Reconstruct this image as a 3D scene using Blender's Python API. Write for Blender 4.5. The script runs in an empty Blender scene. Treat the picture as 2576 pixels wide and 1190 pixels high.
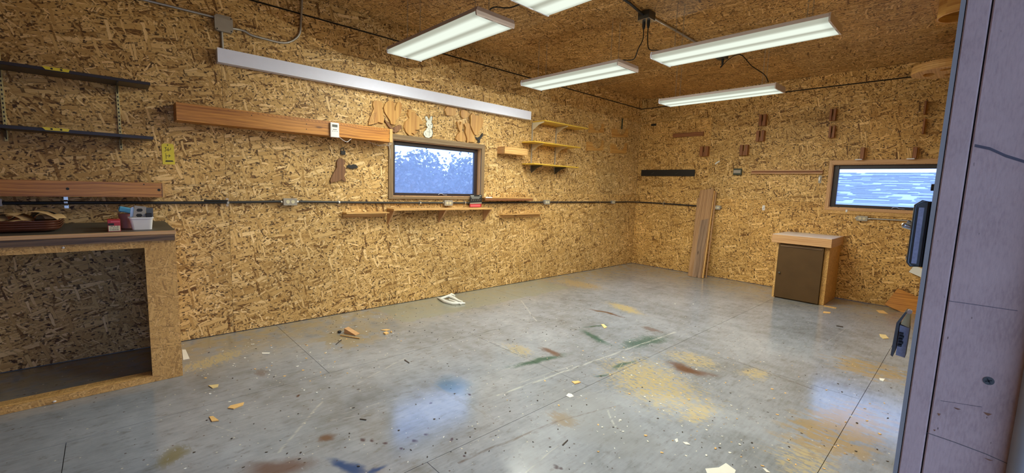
import bpy, math, random
from mathutils import Vector, Matrix
R = random.Random(7)
PI = math.pi
scene = bpy.context.scene
COL = scene.collection

# ------------------------------------------------------------------ camera
CAM = Vector((4.0738, -6.7711, 1.275))
C_R = Vector((0.681064, 0.731454, 0.033573))      # camera right
C_U = Vector((-0.106246, 0.053353, 0.992907))     # camera up
C_F = Vector((-0.724474, 0.679801, -0.114051))    # camera forward
FPX = 1084.6
cd = bpy.data.cameras.new('camera')
cd.sensor_fit = 'HORIZONTAL'; cd.sensor_width = 36.0
cd.lens = FPX / 2576 * 36.0; cd.clip_start = 0.02; cd.clip_end = 300
cam = bpy.data.objects.new('camera', cd); COL.objects.link(cam)
m = Matrix((C_R, C_U, -C_F)).transposed().to_4x4(); m.translation = CAM
cam.matrix_world = m
scene.camera = cam

# ------------------------------------------------------------------ world, exposure
scene.view_settings.view_transform = 'Standard'
scene.view_settings.look = 'None'
scene.view_settings.gamma = 1.0
scene.view_settings.exposure = 0.0
try: scene.view_settings.use_curve_mapping = False
except Exception: pass
w = bpy.data.worlds.new('overcast_sky'); scene.world = w; w.use_nodes = True
nt = w.node_tree; nt.nodes.clear()
out = nt.nodes.new('ShaderNodeOutputWorld'); bg = nt.nodes.new('ShaderNodeBackground')
tc = nt.nodes.new('ShaderNodeTexCoord'); sp = nt.nodes.new('ShaderNodeSeparateXYZ'); rp = nt.nodes.new('ShaderNodeValToRGB')
rp.color_ramp.elements[0].position = 0.0; rp.color_ramp.elements[0].color = (0.40, 0.58, 1.0, 1)
rp.color_ramp.elements[1].position = 1.0; rp.color_ramp.elements[1].color = (0.24, 0.42, 1.0, 1)
nt.links.new(tc.outputs['Generated'], sp.inputs[0]); nt.links.new(sp.outputs['Z'], rp.inputs[0])
nt.links.new(rp.outputs[0], bg.inputs['Color']); nt.links.new(bg.outputs[0], out.inputs[0])
bg.inputs['Strength'].default_value = 3.9
LAMP_C = (.98, 1.0, .86)
LAMP_S = 2.6            # watts of each sideways-glowing point
LAMP_W = 7.7            # watts of each point along a fluorescent fixture

try:
    scene.cycles.max_bounces = 8; scene.cycles.diffuse_bounces = 4; scene.cycles.glossy_bounces = 3
except Exception: pass

# ------------------------------------------------------------------ survey helpers: sight a point of the photograph onto a real plane
def ray(px, py):
    return C_F + C_R * ((px - 1288) / FPX) - C_U * ((py - 595) / FPX)
def hit(ax, val, px, py):
    d = ray(px, py); t = (val - CAM[ax]) / d[ax]
    return CAM + d * t
def LW(px, py, x=0.0): return hit(0, x, px, py)       # on the left wall (or a plane x in front of it)
def BW(px, py, y=0.0): return hit(1, y, px, py)       # on the back wall
def FL(px, py, z=0.0): return hit(2, z, px, py)       # on the floor or a level plane

# ------------------------------------------------------------------ mesh builder
class MB:
    def __init__(s): s.v = []; s.f = []; s.sm = []
    def add(s, vs, fs, smooth=False):
        b = len(s.v); s.v += [Vector(p) for p in vs]
        for f in fs: s.f.append([b + i for i in f]); s.sm.append(smooth)
        return s
    def box(s, x0, x1, y0, y1, z0, z1, bev=0.0):
        x0, x1 = min(x0, x1), max(x0, x1); y0, y1 = min(y0, y1), max(y0, y1); z0, z1 = min(z0, z1), max(z0, z1)
        b = min(bev, (x1-x0)*.45, (y1-y0)*.45, (z1-z0)*.45)
        if b <= 0:
            vs = [(x, y, z) for x in (x0, x1) for y in (y0, y1) for z in (z0, z1)]
            return s.add(vs, [(0,1,3,2),(4,6,7,5),(0,4,5,1),(2,3,7,6),(0,2,6,4),(1,5,7,3)])
        X = (x0, x1); Y = (y0, y1); Z = (z0, z1); vs = []; idx = {}
        for i in (0,1):
            for j in (0,1):
                for k in (0,1):
                    sx, sy, sz = (1,-1)[i], (1,-1)[j], (1,-1)[k]
                    p = Vector((X[i], Y[j], Z[k]))
                    idx[i,j,k,0] = len(vs); vs.append(p + Vector((0, sy*b, sz*b)))
                    idx[i,j,k,1] = len(vs); vs.append(p + Vector((sx*b, 0, sz*b)))
                    idx[i,j,k,2] = len(vs); vs.append(p + Vector((sx*b, sy*b, 0)))
        fs = []
        for i in (0,1):
            fs.append([idx[i,0,0,0], idx[i,0,1,0], idx[i,1,1,0], idx[i,1,0,0]])
            fs.append([idx[0,i,0,1], idx[0,i,1,1], idx[1,i,1,1], idx[1,i,0,1]])
            fs.append([idx[0,0,i,2], idx[0,1,i,2], idx[1,1,i,2], idx[1,0,i,2]])
        for a in (0,1):
            for c in (0,1):
                fs.append([idx[a,c,0,0], idx[a,c,1,0], idx[a,c,1,1], idx[a,c,0,1]])
                fs.append([idx[a,0,c,0], idx[a,1,c,0], idx[a,1,c,2], idx[a,0,c,2]])
                fs.append([idx[0,a,c,1], idx[1,a,c,1], idx[1,a,c,2], idx[0,a,c,2]])
        for i in (0,1):
            for j in (0,1):
                for k in (0,1): fs.append([idx[i,j,k,0], idx[i,j,k,1], idx[i,j,k,2]])
        return s.add(vs, fs)
    def prism(s, poly, d):
        """poly: planar points; d: extrusion vector"""
        n = len(poly); d = Vector(d); P = [Vector(p) for p in poly]
        return s.add(P + [p + d for p in P], [list(range(n)), list(range(2*n-1, n-1, -1))] + [(i, (i+1) % n, n+(i+1) % n, n+i) for i in range(n)])
    def quad(s, p4, th):
        P = [Vector(p) for p in p4]; n = (P[1]-P[0]).cross(P[3]-P[0]).normalized() * th
        return s.prism(P, n)
    def tube(s, pts, r, seg=8, cap=True, closed=False):
        pts = [Vector(p) for p in pts]; n = len(pts); base = len(s.v)
        rr = r if isinstance(r, (list, tuple)) else [r]*n
        up = None; rings = []
        for i, p in enumerate(pts):
            if closed: t = (pts[(i+1) % n] - pts[i-1])
            else: t = (pts[min(i+1, n-1)] - pts[max(i-1, 0)])
            t.normalize()
            if up is None: up = Vector((0,0,1)) if abs(t.z) < .9 else Vector((1,0,0))
            a = t.cross(up).normalized(); u2 = a.cross(t).normalized(); up = u2
            rings.append([p + (a*math.cos(2*PI*k/seg) + u2*math.sin(2*PI*k/seg))*rr[i] for k in range(seg)])
        vs = [q for g in rings for q in g]; fs = []
        for i in range(n if closed else n-1):
            j = (i+1) % n
            for k in range(seg): fs.append((i*seg+k, i*seg+(k+1) % seg, j*seg+(k+1) % seg, j*seg+k))
        s.add(vs, fs, True)
        if cap and not closed: s.add(rings[0], [list(range(seg))[::-1]]); s.add(rings[-1], [list(range(seg))])
        return s
    def cyl(s, c, r, h, axis='z', seg=20, r2=None):
        c = Vector(c); A = {'x': Vector((1,0,0)), 'y': Vector((0,1,0)), 'z': Vector((0,0,1))}[axis] if isinstance(axis, str) else Vector(axis).normalized()
        return s.tube([c, c + A*h], [r, r if r2 is None else r2], seg)
    def ball(s, c, r, seg=10, rings=6, sc=(1,1,1)):
        c = Vector(c); vs = []; fs = []
        for i in range(rings+1):
            th = PI*i/rings
            for k in range(seg):
                vs.append(c + Vector((r*sc[0]*math.sin(th)*math.cos(2*PI*k/seg), r*sc[1]*math.sin(th)*math.sin(2*PI*k/seg), r*sc[2]*math.cos(th))))
        for i in range(rings):
            for k in range(seg): fs.append((i*seg+k, (i+1)*seg+k, (i+1)*seg+(k+1) % seg, i*seg+(k+1) % seg))
        return s.add(vs, fs, True)
    def xf(s, M):
        s.v = [M @ p for p in s.v]; return s
    def build(s, name, mat, parent=None, grain='y', origin=None, uvoff=None, bev=0.0):
        me = bpy.data.meshes.new(name)
        base = Vector(parent_loc(parent)) if parent is not None else None
        if parent is None:
            if origin is None:
                xs = [p.x for p in s.v]; ys = [p.y for p in s.v]; zs = [p.z for p in s.v]
                base = Vector(((min(xs)+max(xs))/2, (min(ys)+max(ys))/2, min(zs)))
            else: base = Vector(origin)
        me.from_pydata([tuple(p-base) for p in s.v], [], s.f)
        me.update()
        for p, sm in zip(me.polygons, s.sm): p.use_smooth = sm
        uv = me.uv_layers.new(name='UVMap').data
        ou, ov = uvoff if uvoff else (R.uniform(0, 40), R.uniform(0, 40))
        gi = 'xyz'.index(grain)
        for p in me.polygons:
            n = [abs(c) for c in p.normal]; ax = n.index(max(n)); oth = [i for i in range(3) if i != ax]
            if gi in oth: ui = gi; vi = [i for i in oth if i != gi][0]
            else: ui, vi = oth
            for li in p.loop_indices:
                q = s.v[me.loops[li].vertex_index]
                uv[li].uv = (q[ui] + ou, q[vi] + ov + ax*3.7)
        me.materials.append(mat)
        o = bpy.data.objects.new(name, me); COL.objects.link(o)
        if parent is not None: o.parent = parent; o['_w'] = 0; del o['_w']
        else: o.location = base
        LOC[o.name] = base if parent is None else Vector(parent_loc(parent))
        if bev > 0:
            b = o.modifiers.new('bevel', 'BEVEL'); b.width = bev; b.segments = 2; b.limit_method = 'ANGLE'
        return o
LOC = {}
def parent_loc(p): return LOC[p.name]
def empty(name, loc):
    o = bpy.data.objects.new(name, None); COL.objects.link(o); o.location = loc; o.empty_display_size = .05
    LOC[o.name] = Vector(loc); return o
def tag(o, label, cat, group=None, kind=None):
    if label: o['label'] = label
    if cat: o['category'] = cat
    if group: o['group'] = group
    if kind: o['kind'] = kind
    return o
def thing(name, loc, label, cat, group=None, kind=None): return tag(empty(name, loc), label, cat, group, kind)
def copy_tree(o, loc, label=None, rotz=0.0, scale=None):
    def rec(a, par):
        c = a.copy(); COL.objects.link(c)
        if par is not None: c.parent = par
        for ch in CH(a): rec(ch, c)
        return c
    r = rec(o, None); r.location = loc; r.rotation_euler = (0, 0, rotz); LOC[r.name] = Vector(loc)
    if scale: r.scale = scale
    if label: r['label'] = label
    return r
def CH(a): return [x for x in list(bpy.data.objects) if x.parent == a]

# ------------------------------------------------------------------ materials
class N:
    def __init__(s, tree): s.t = tree
    def n(s, typ, **kw):
        nd = s.t.nodes.new(typ)
        for k, v in kw.items():
            if k.startswith('i_'):
                key = k[2:]; key = int(key) if key.isdigit() else key
                s.set(nd.inputs[key], v)
            else: setattr(nd, k, v)
        return nd
    def set(s, sock, v):
        if isinstance(v, bpy.types.NodeSocket): s.t.links.new(v, sock)
        else: sock.default_value = v
    def math(s, op, a, b=None, c=None, clamp=False):
        nd = s.t.nodes.new('ShaderNodeMath'); nd.operation = op; nd.use_clamp = clamp
        s.set(nd.inputs[0], a)
        if b is not None: s.set(nd.inputs[1], b)
        if c is not None: s.set(nd.inputs[2], c)
        return nd.outputs[0]
    def vmath(s, op, a, b=None, sc=None):
        nd = s.t.nodes.new('ShaderNodeVectorMath'); nd.operation = op
        s.set(nd.inputs[0], a)
        if b is not None: s.set(nd.inputs[1], b)
        if sc is not None: s.set(nd.inputs['Scale'], sc)
        return nd.outputs[0]
    def mix(s, fac, a, b, mode='MIX'):
        nd = s.t.nodes.new('ShaderNodeMix'); nd.data_type = 'RGBA'; nd.blend_type = mode
        s.set(nd.inputs[0], fac); s.set(nd.inputs[6], a); s.set(nd.inputs[7], b)
        return nd.outputs[2]
    def ramp(s, fac, stops, interp='LINEAR'):
        nd = s.t.nodes.new('ShaderNodeValToRGB'); cr = nd.color_ramp; cr.interpolation = interp
        while len(cr.elements) < len(stops): cr.elements.new(0.5)
        for e, (p, c) in zip(cr.elements, stops):
            e.position = p; e.color = (c, c, c, 1) if isinstance(c, (int, float)) else (*c, 1)
        s.set(nd.inputs[0], fac); return nd.outputs[0]
    def noise(s, vec, scale, detail=2.0, rough=.5, dim='3D'):
        nd = s.n('ShaderNodeTexNoise', noise_dimensions=dim); s.set(nd.inputs['Vector'], vec)
        nd.inputs['Scale'].default_value = scale; nd.inputs['Detail'].default_value = detail; nd.inputs['Roughness'].default_value = rough
        return nd.outputs[0]
    def scale(s, vec, x, y, z=1.0): return s.vmath('MULTIPLY', vec, (x, y, z))
    def sstep(s, v, a, b):
        nd = s.n('ShaderNodeMapRange', interpolation_type='SMOOTHSTEP'); s.set(nd.inputs[0], v)
        nd.inputs[1].default_value = a; nd.inputs[2].default_value = b; return nd.outputs[0]
def c3(r, g, b): # sRGB 0-255 to linear
    f = lambda c: ((c/255+.055)/1.055)**2.4 if c/255 > .04045 else c/255/12.92
    return (f(r), f(g), f(b))
def new_mat(name):
    mt = bpy.data.materials.new(name); mt.use_nodes = True; t = mt.node_tree; t.nodes.clear()
    g = N(t); o = g.n('ShaderNodeOutputMaterial'); b = g.n('ShaderNodeBsdfPrincipled')
    t.links.new(b.outputs[0], o.inputs[0]); return mt, g, b, o
def plain(name, col, rough=.5, metal=0.0, var=.12, scale=30, bump=0.0, spec=None):
    mt, g, b, o = new_mat(name)
    tcn = g.n('ShaderNodeTexCoord').outputs['Object']
    nz = g.noise(tcn, scale, 3.0)
    k = g.math('MULTIPLY_ADD', nz, var*2, 1-var)
    g.set(b.inputs['Base Color'], g.mix(1.0, (*col, 1), g.n('ShaderNodeCombineColor', i_0=k, i_1=k, i_2=k).outputs[0], 'MULTIPLY'))
    b.inputs['Roughness'].default_value = rough; b.inputs['Metallic'].default_value = metal
    if spec is not None: b.inputs['Specular IOR Level'].default_value = spec
    if bump:
        bp = g.n('ShaderNodeBump', i_Strength=bump, i_Distance=.002); g.set(bp.inputs['Height'], nz); g.set(b.inputs['Normal'], bp.outputs[0])
    return mt
def wood(name, light, dark, rough=.5, gscale=1.0, knots=.3, bump=.15):
    mt, g, b, o = new_mat(name)
    uv = g.n('ShaderNodeUVMap').outputs[0]
    wob = g.noise(g.scale(uv, 1.2, 5), 1.0, 2)
    v2 = g.vmath('ADD', uv, g.n('ShaderNodeCombineXYZ', i_0=0.0, i_1=g.math('MULTIPLY', wob, .05)).outputs[0])
    rings = g.noise(g.scale(v2, 1.6*gscale, 38*gscale), 1.0, 3, .55)
    fine = g.noise(g.scale(v2, 9*gscale, 260*gscale), 1.0, 2, .6)
    wv = g.n('ShaderNodeTexWave', wave_type='BANDS', bands_direction='Y', wave_profile='SAW')
    g.set(wv.inputs['Vector'], g.scale(v2, .35, 1)); wv.inputs['Scale'].default_value = 14*gscale; wv.inputs['Distortion'].default_value = 6; wv.inputs['Detail'].default_value = 2; wv.inputs['Detail Scale'].default_value = .6
    t1 = g.math('ADD', g.math('MULTIPLY', rings, .7), g.math('MULTIPLY', fine, .35))
    t1 = g.math('ADD', t1, g.math('MULTIPLY', wv.outputs['Fac'], .22))
    f = g.sstep(t1, .38, .88)
    mid = tuple((a+c)/2 for a, c in zip(light, dark))
    col = g.ramp(f, [(0, dark), (.45, mid), (1, light)])
    if knots:
        vo = g.n('ShaderNodeTexVoronoi', voronoi_dimensions='2D'); g.set(vo.inputs['Vector'], g.scale(uv, 3.1, 9)); vo.inputs['Scale'].default_value = 1
        kk = g.math('MULTIPLY', g.sstep(vo.outputs['Distance'], .13, .03), g.math('GREATER_THAN', g.n('ShaderNodeSeparateColor', i_0=vo.outputs['Color']).outputs[0], 1-knots))
        col = g.mix(g.math('MULTIPLY', kk, .75), col, (*[c*.35 for c in dark], 1))
    g.set(b.inputs['Base Color'], col); b.inputs['Roughness'].default_value = rough
    if bump:
        bp = g.n('ShaderNodeBump', i_Strength=bump, i_Distance=.001); g.set(bp.inputs['Height'], t1); g.set(b.inputs['Normal'], bp.outputs[0])
    return mt

# oriented strand board: seven layers of flat chips, each layer turned to its own angle
def osb_group():
    gr = bpy.data.node_groups.new('strand_board', 'ShaderNodeTree')
    gr.interface.new_socket('UV', in_out='INPUT', socket_type='NodeSocketVector')
    gr.interface.new_socket('Color', in_out='OUTPUT', socket_type='NodeSocketColor')
    gr.interface.new_socket('Height', in_out='OUTPUT', socket_type='NodeSocketFloat')
    g = N(gr); gi = g.n('NodeGroupInput'); go = g.n('NodeGroupOutput'); uv = gi.outputs[0]
    d1 = g.n('ShaderNodeTexNoise', noise_dimensions='2D'); g.set(d1.inputs['Vector'], uv); d1.inputs['Scale'].default_value = 28; d1.inputs['Detail'].default_value = 3
    dv = g.vmath('SCALE', g.vmath('SUBTRACT', d1.outputs['Color'], (.5, .5, .5)), sc=.010)
    d0 = g.n('ShaderNodeTexNoise', noise_dimensions='2D'); g.set(d0.inputs['Vector'], uv); d0.inputs['Scale'].default_value = 2.6; d0.inputs['Detail'].default_value = 1
    uvd = g.vmath('ADD', g.vmath('ADD', uv, dv), g.vmath('SCALE', g.vmath('SUBTRACT', d0.outputs['Color'], (.5, .5, .5)), sc=.07))
    ramp = [(0.0, (.12, .058, .018)), (.06, (.27, .15, .045)), (.16, (.46, .285, .095)), (.5, (.58, .38, .14)), (.8, (.68, .47, .195)), (1.0, (.82, .61, .30))]
    fine = g.noise(g.scale(uvd, 60, 160), 1.0, 2, .6, '2D')
    big = g.noise(uv, 1.7, 2, .5, '2D')
    col = g.ramp(g.noise(g.scale(uv, 22, 60), 1.0, 3, .6, '2D'), [(.3, (.07, .035, .012)), (.7, (.30, .165, .06))])
    hgt = g.math('MULTIPLY', fine, .12)
    layers = [(14, .10, .022), (-32, .12, .026), (62, .085, .018), (-6, .15, .026), (38, .075, .014), (-68, .06, .012), (4, .10, .020), (-20, .07, .012), (-11, .14, .030), (47, .05, .010), (78, .09, .016)]
    for i, (ang, L, W) in enumerate(layers):
        rt = g.n('ShaderNodeVectorRotate', rotation_type='Z_AXIS'); g.set(rt.inputs['Vector'], uvd); rt.inputs['Angle'].default_value = math.radians(ang)
        L *= 1.25; v = g.vmath('ADD', g.scale(rt.outputs[0], 1/L, 1/W), (i*7.31, i*3.17, 0))
        vo = g.n('ShaderNodeTexVoronoi', voronoi_dimensions='2D', distance='CHEBYCHEV'); g.set(vo.inputs['Vector'], v); vo.inputs['Scale'].default_value = 1
        sc = g.n('ShaderNodeSeparateColor'); g.set(sc.inputs[0], vo.outputs['Color'])
        keep = .80 if i < 6 else (.55 if i < 8 else .22)
        present = g.math('LESS_THAN', sc.outputs[2], keep)
        thr = g.math('MULTIPLY_ADD', sc.outputs[1], .22, .26)
        inside = g.math('MULTIPLY', g.math('LESS_THAN', vo.outputs['Distance'], thr), present)
        halo = g.math('MULTIPLY', g.math('LESS_THAN', vo.outputs['Distance'], g.math('ADD', thr, .075)), present)
        tone = g.math('MULTIPLY_ADD', g.math('SUBTRACT', fine, .5), .30, sc.outputs[0])
        cc = g.ramp(tone, ramp)
        shade = g.math('MULTIPLY', halo, g.math('MULTIPLY_ADD', sc.outputs[0], .5, .27))
        col = g.mix(shade, col, (.05, .022, .008, 1))  # dark slivers and edge shadow round each chip, painted into the colour
        col = g.mix(inside, col, cc)
        hgt = g.math('ADD', g.math('MULTIPLY', hgt, g.math('SUBTRACT', 1.0, g.math('MULTIPLY', inside, .9))), g.math('MULTIPLY', inside, g.math('MULTIPLY_ADD', sc.outputs[1], .7, .3)))
    # dark specks of bark and resin
    vo = g.n('ShaderNodeTexVoronoi', voronoi_dimensions='2D'); g.set(vo.inputs['Vector'], g.scale(uvd, 34, 62)); vo.inputs['Scale'].default_value = 1
    sc = g.n('ShaderNodeSeparateColor'); g.set(sc.inputs[0], vo.outputs['Color'])
    sm = g.math('MULTIPLY', g.math('LESS_THAN', vo.outputs['Distance'], g.math('MULTIPLY_ADD', sc.outputs[1], .22, .10)), g.math('LESS_THAN', sc.outputs[0], .20))
    col = g.mix(g.math('MULTIPLY', sm, .85), col, (.03, .013, .007, 1))
    # broad drift of tone
    k = g.math('MULTIPLY_ADD', big, .5, .76)
    col = g.mix(1.0, col, g.n('ShaderNodeCombineColor', i_0=k, i_1=k, i_2=k).outputs[0], 'MULTIPLY')
    g.set(go.inputs[0], col); g.set(go.inputs[1], hgt)
    return gr
OSBG = osb_group()
def osb(name, tint=(1, 1, 1), rough=.55, bump=.35, var=.06, zoom=1.0, flat=0.0):
    mt, g, b, o = new_mat(name)
    gn = g.n('ShaderNodeGroup', node_tree=OSBG); g.set(gn.inputs[0], g.vmath('SCALE', g.n('ShaderNodeUVMap').outputs[0], sc=zoom))
    rnd = g.n('ShaderNodeObjectInfo').outputs['Random']
    hue = g.mix(rnd, (1-var*.5, 1, 1+var, 1), (1+var*.6, 1-var*.1, 1-var*1.3, 1))
    col = g.mix(1.0, g.mix(flat, gn.outputs[0], (.56, .36, .145, 1)), hue, 'MULTIPLY')
    col = g.mix(1.0, col, (*tint, 1), 'MULTIPLY')
    g.set(b.inputs['Base Color'], col); b.inputs['Roughness'].default_value = rough; b.inputs['Specular IOR Level'].default_value = .3
    bp = g.n('ShaderNodeBump', i_Strength=bump, i_Distance=.0025); g.set(bp.inputs['Height'], gn.outputs[1]); g.set(b.inputs['Normal'], bp.outputs[0])
    return mt
M = {}
M['osb'] = osb('osb_wall', (1.03, .985, .98), zoom=.82)
M['osb_back'] = osb('osb_back', (1.04, .95, .84), zoom=.85)
M['osb_ceiling'] = osb('osb_ceiling', (.98, .86, .78), bump=.6, zoom=.85)
M['osb_bench'] = osb('osb_bench', (1.12, 1.0, .86), var=.05, bump=.15, zoom=1.5, flat=.5)
M['oak'] = wood('oak_varnished', c3(204, 140, 60), c3(138, 80, 28), .4, knots=.1)
M['pine'] = wood('pine_pale', c3(226, 184, 118), c3(176, 126, 66), .5, knots=.15)
M['pine_new'] = wood('pine_stud', c3(208, 166, 118), c3(180, 132, 86), .5, knots=.35)
M['walnut'] = wood('brown_board', c3(184, 144, 102), c3(134, 96, 62), .55, knots=.25)
M['grey_board'] = wood('weathered_board', c3(160, 130, 104), c3(108, 84, 66), .6, gscale=.5, knots=.3)
M['door_dark'] = plain('dark_stained_door', c3(84, 62, 36), .5, var=.2, scale=7, spec=.25)
M['dark_wood'] = wood('dark_stained', c3(128, 98, 68), c3(62, 44, 30), .5, knots=0)
M['redwood'] = wood('red_brown_block', c3(160, 104, 62), c3(108, 64, 36), .55, knots=0)
M['casing'] = wood('grey_brown_casing', c3(142, 118, 86), c3(106, 84, 58), .5, gscale=.7, knots=0, bump=.05)
M['cutout'] = wood('cutout_ply', c3(206, 160, 88), c3(170, 118, 58), .5, gscale=.5, knots=0)
M['cutout_brown'] = wood('cutout_brown', c3(140, 98, 62), c3(104, 68, 42), .55, gscale=.8, knots=0)
M['yellow_shelf'] = wood('yellow_varnished_edge', c3(232, 196, 78), c3(204, 160, 50), .35, knots=0)
M['white_metal'] = plain('white_enamel', c3(226, 230, 250), .55, var=.03)
M['housing'] = plain('mauve_grey_housing', c3(178, 164, 160), .45, var=.03)
M['galv'] = plain('galvanised_steel', c3(176, 174, 170), .38, .75, var=.15, scale=60)
M['galv_paint'] = plain('dull_grey_box', c3(158, 150, 138), .5, .2, var=.1)
M['steel'] = plain('bright_steel', c3(206, 206, 202), .25, .9, var=.05)
M['black'] = plain('black_conduit', c3(38, 38, 40), .45, var=.2)
M['cord'] = plain('black_cord', c3(14, 14, 15), .5, var=.1)
M['dark_frame'] = plain('dark_bronze_sash', c3(44, 34, 38), .45, var=.1)
M['dark_metal'] = plain('dark_brown_metal', c3(50, 42, 42), .4, .2, var=.1)
M['yellow'] = plain('yellow_plastic', c3(226, 204, 40), .4, var=.06)
M['yellow_std'] = plain('cream_slotted_metal', c3(206, 186, 120), .4, .2, var=.1)
M['cream'] = plain('cream_plastic', c3(222, 212, 176), .4, var=.03)
M['white'] = plain('white_plastic', c3(228, 226, 226), .4, var=.03)
M['bracket_white'] = plain('beige_bracket', c3(206, 192, 160), .4, var=.03)
M['ink'] = plain('black_ink', (.012, .012, .012), .6, var=0)
M['grey_ink'] = plain('grey_print', c3(112, 110, 100), .6, var=0)
M['red'] = plain('red_card', c3(176, 36, 40), .45, var=.1)
M['pink'] = plain('pink_card', c3(216, 96, 104), .45, var=.05)
M['pink_cup'] = plain('pink_plastic', c3(196, 128, 118), .35, var=.05)
M['blue'] = plain('blue_sponge', c3(86, 158, 196), .8, var=.15, scale=120)
M['tray'] = plain('brown_lacquer_tray', c3(92, 52, 36), .22, var=.2)
M['bench_top'] = plain('dark_grey_bench_top', c3(78, 74, 66), .5, var=.25, scale=14)
M['sand'] = plain('sandpaper_tan', c3(192, 160, 112), .85, var=.12, scale=40)
M['paper'] = plain('white_paper', c3(228, 228, 222), .7, var=.03)
M['chip'] = plain('fresh_wood_chip', c3(226, 184, 118), .7, var=.15, scale=80)
M['dark_chip'] = plain('dark_wood_chip', c3(54, 42, 34), .7, var=.2, scale=80)
M['tan_paper'] = plain('sawdust_yellow', c3(220, 196, 140), .8, var=.1)
M['magnet'] = plain('black_painted_strip', c3(26, 24, 24), .5, var=.2)
M['green_box'] = plain('dark_green_plastic', c3(52, 62, 52), .5, var=.1)
M['white_top'] = plain('white_laminate', c3(222, 214, 212), .28, var=.04, scale=8)
M['lock_blue'] = plain('worn_grey_metal_face', c3(150, 148, 158), .6, .3, var=.3, scale=300)
M['lock_dark'] = plain('dark_grey_casting', c3(88, 88, 84), .45, .6, var=.2, scale=200)
M['bunny_white'] = plain('white_paint', c3(222, 222, 210), .5, var=.05)
M['wire_white'] = plain('white_wire', c3(226, 220, 216), .5, var=0)

def jamb_material():
    mt, g, b, o = new_mat('weathered_grey_paint')
    tcn = g.n('ShaderNodeTexCoord').outputs['Object']
    grain = g.noise(g.scale(tcn, 420, 420, 90), 1.0, 3, .6)
    blot = g.noise(tcn, 14, 4, .6)
    t = g.math('ADD', g.math('MULTIPLY', grain, .5), g.math('MULTIPLY', blot, .5))
    col = g.ramp(t, [(.3, c3(172, 140, 126)), (.5, c3(198, 164, 148)), (.75, c3(214, 180, 162))])
    chip = g.noise(g.scale(tcn, 160, 160, 60), 1.0, 2, .5)
    col = g.mix(g.sstep(chip, .72, .78), col, (*c3(96, 70, 56), 1))
    g.set(b.inputs['Base Color'], col); b.inputs['Roughness'].default_value = .6
    bp = g.n('ShaderNodeBump', i_Strength=.25, i_Distance=.001); g.set(bp.inputs['Height'], grain); g.set(b.inputs['Normal'], bp.outputs[0])
    return mt
M['jamb'] = jamb_material()

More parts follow.
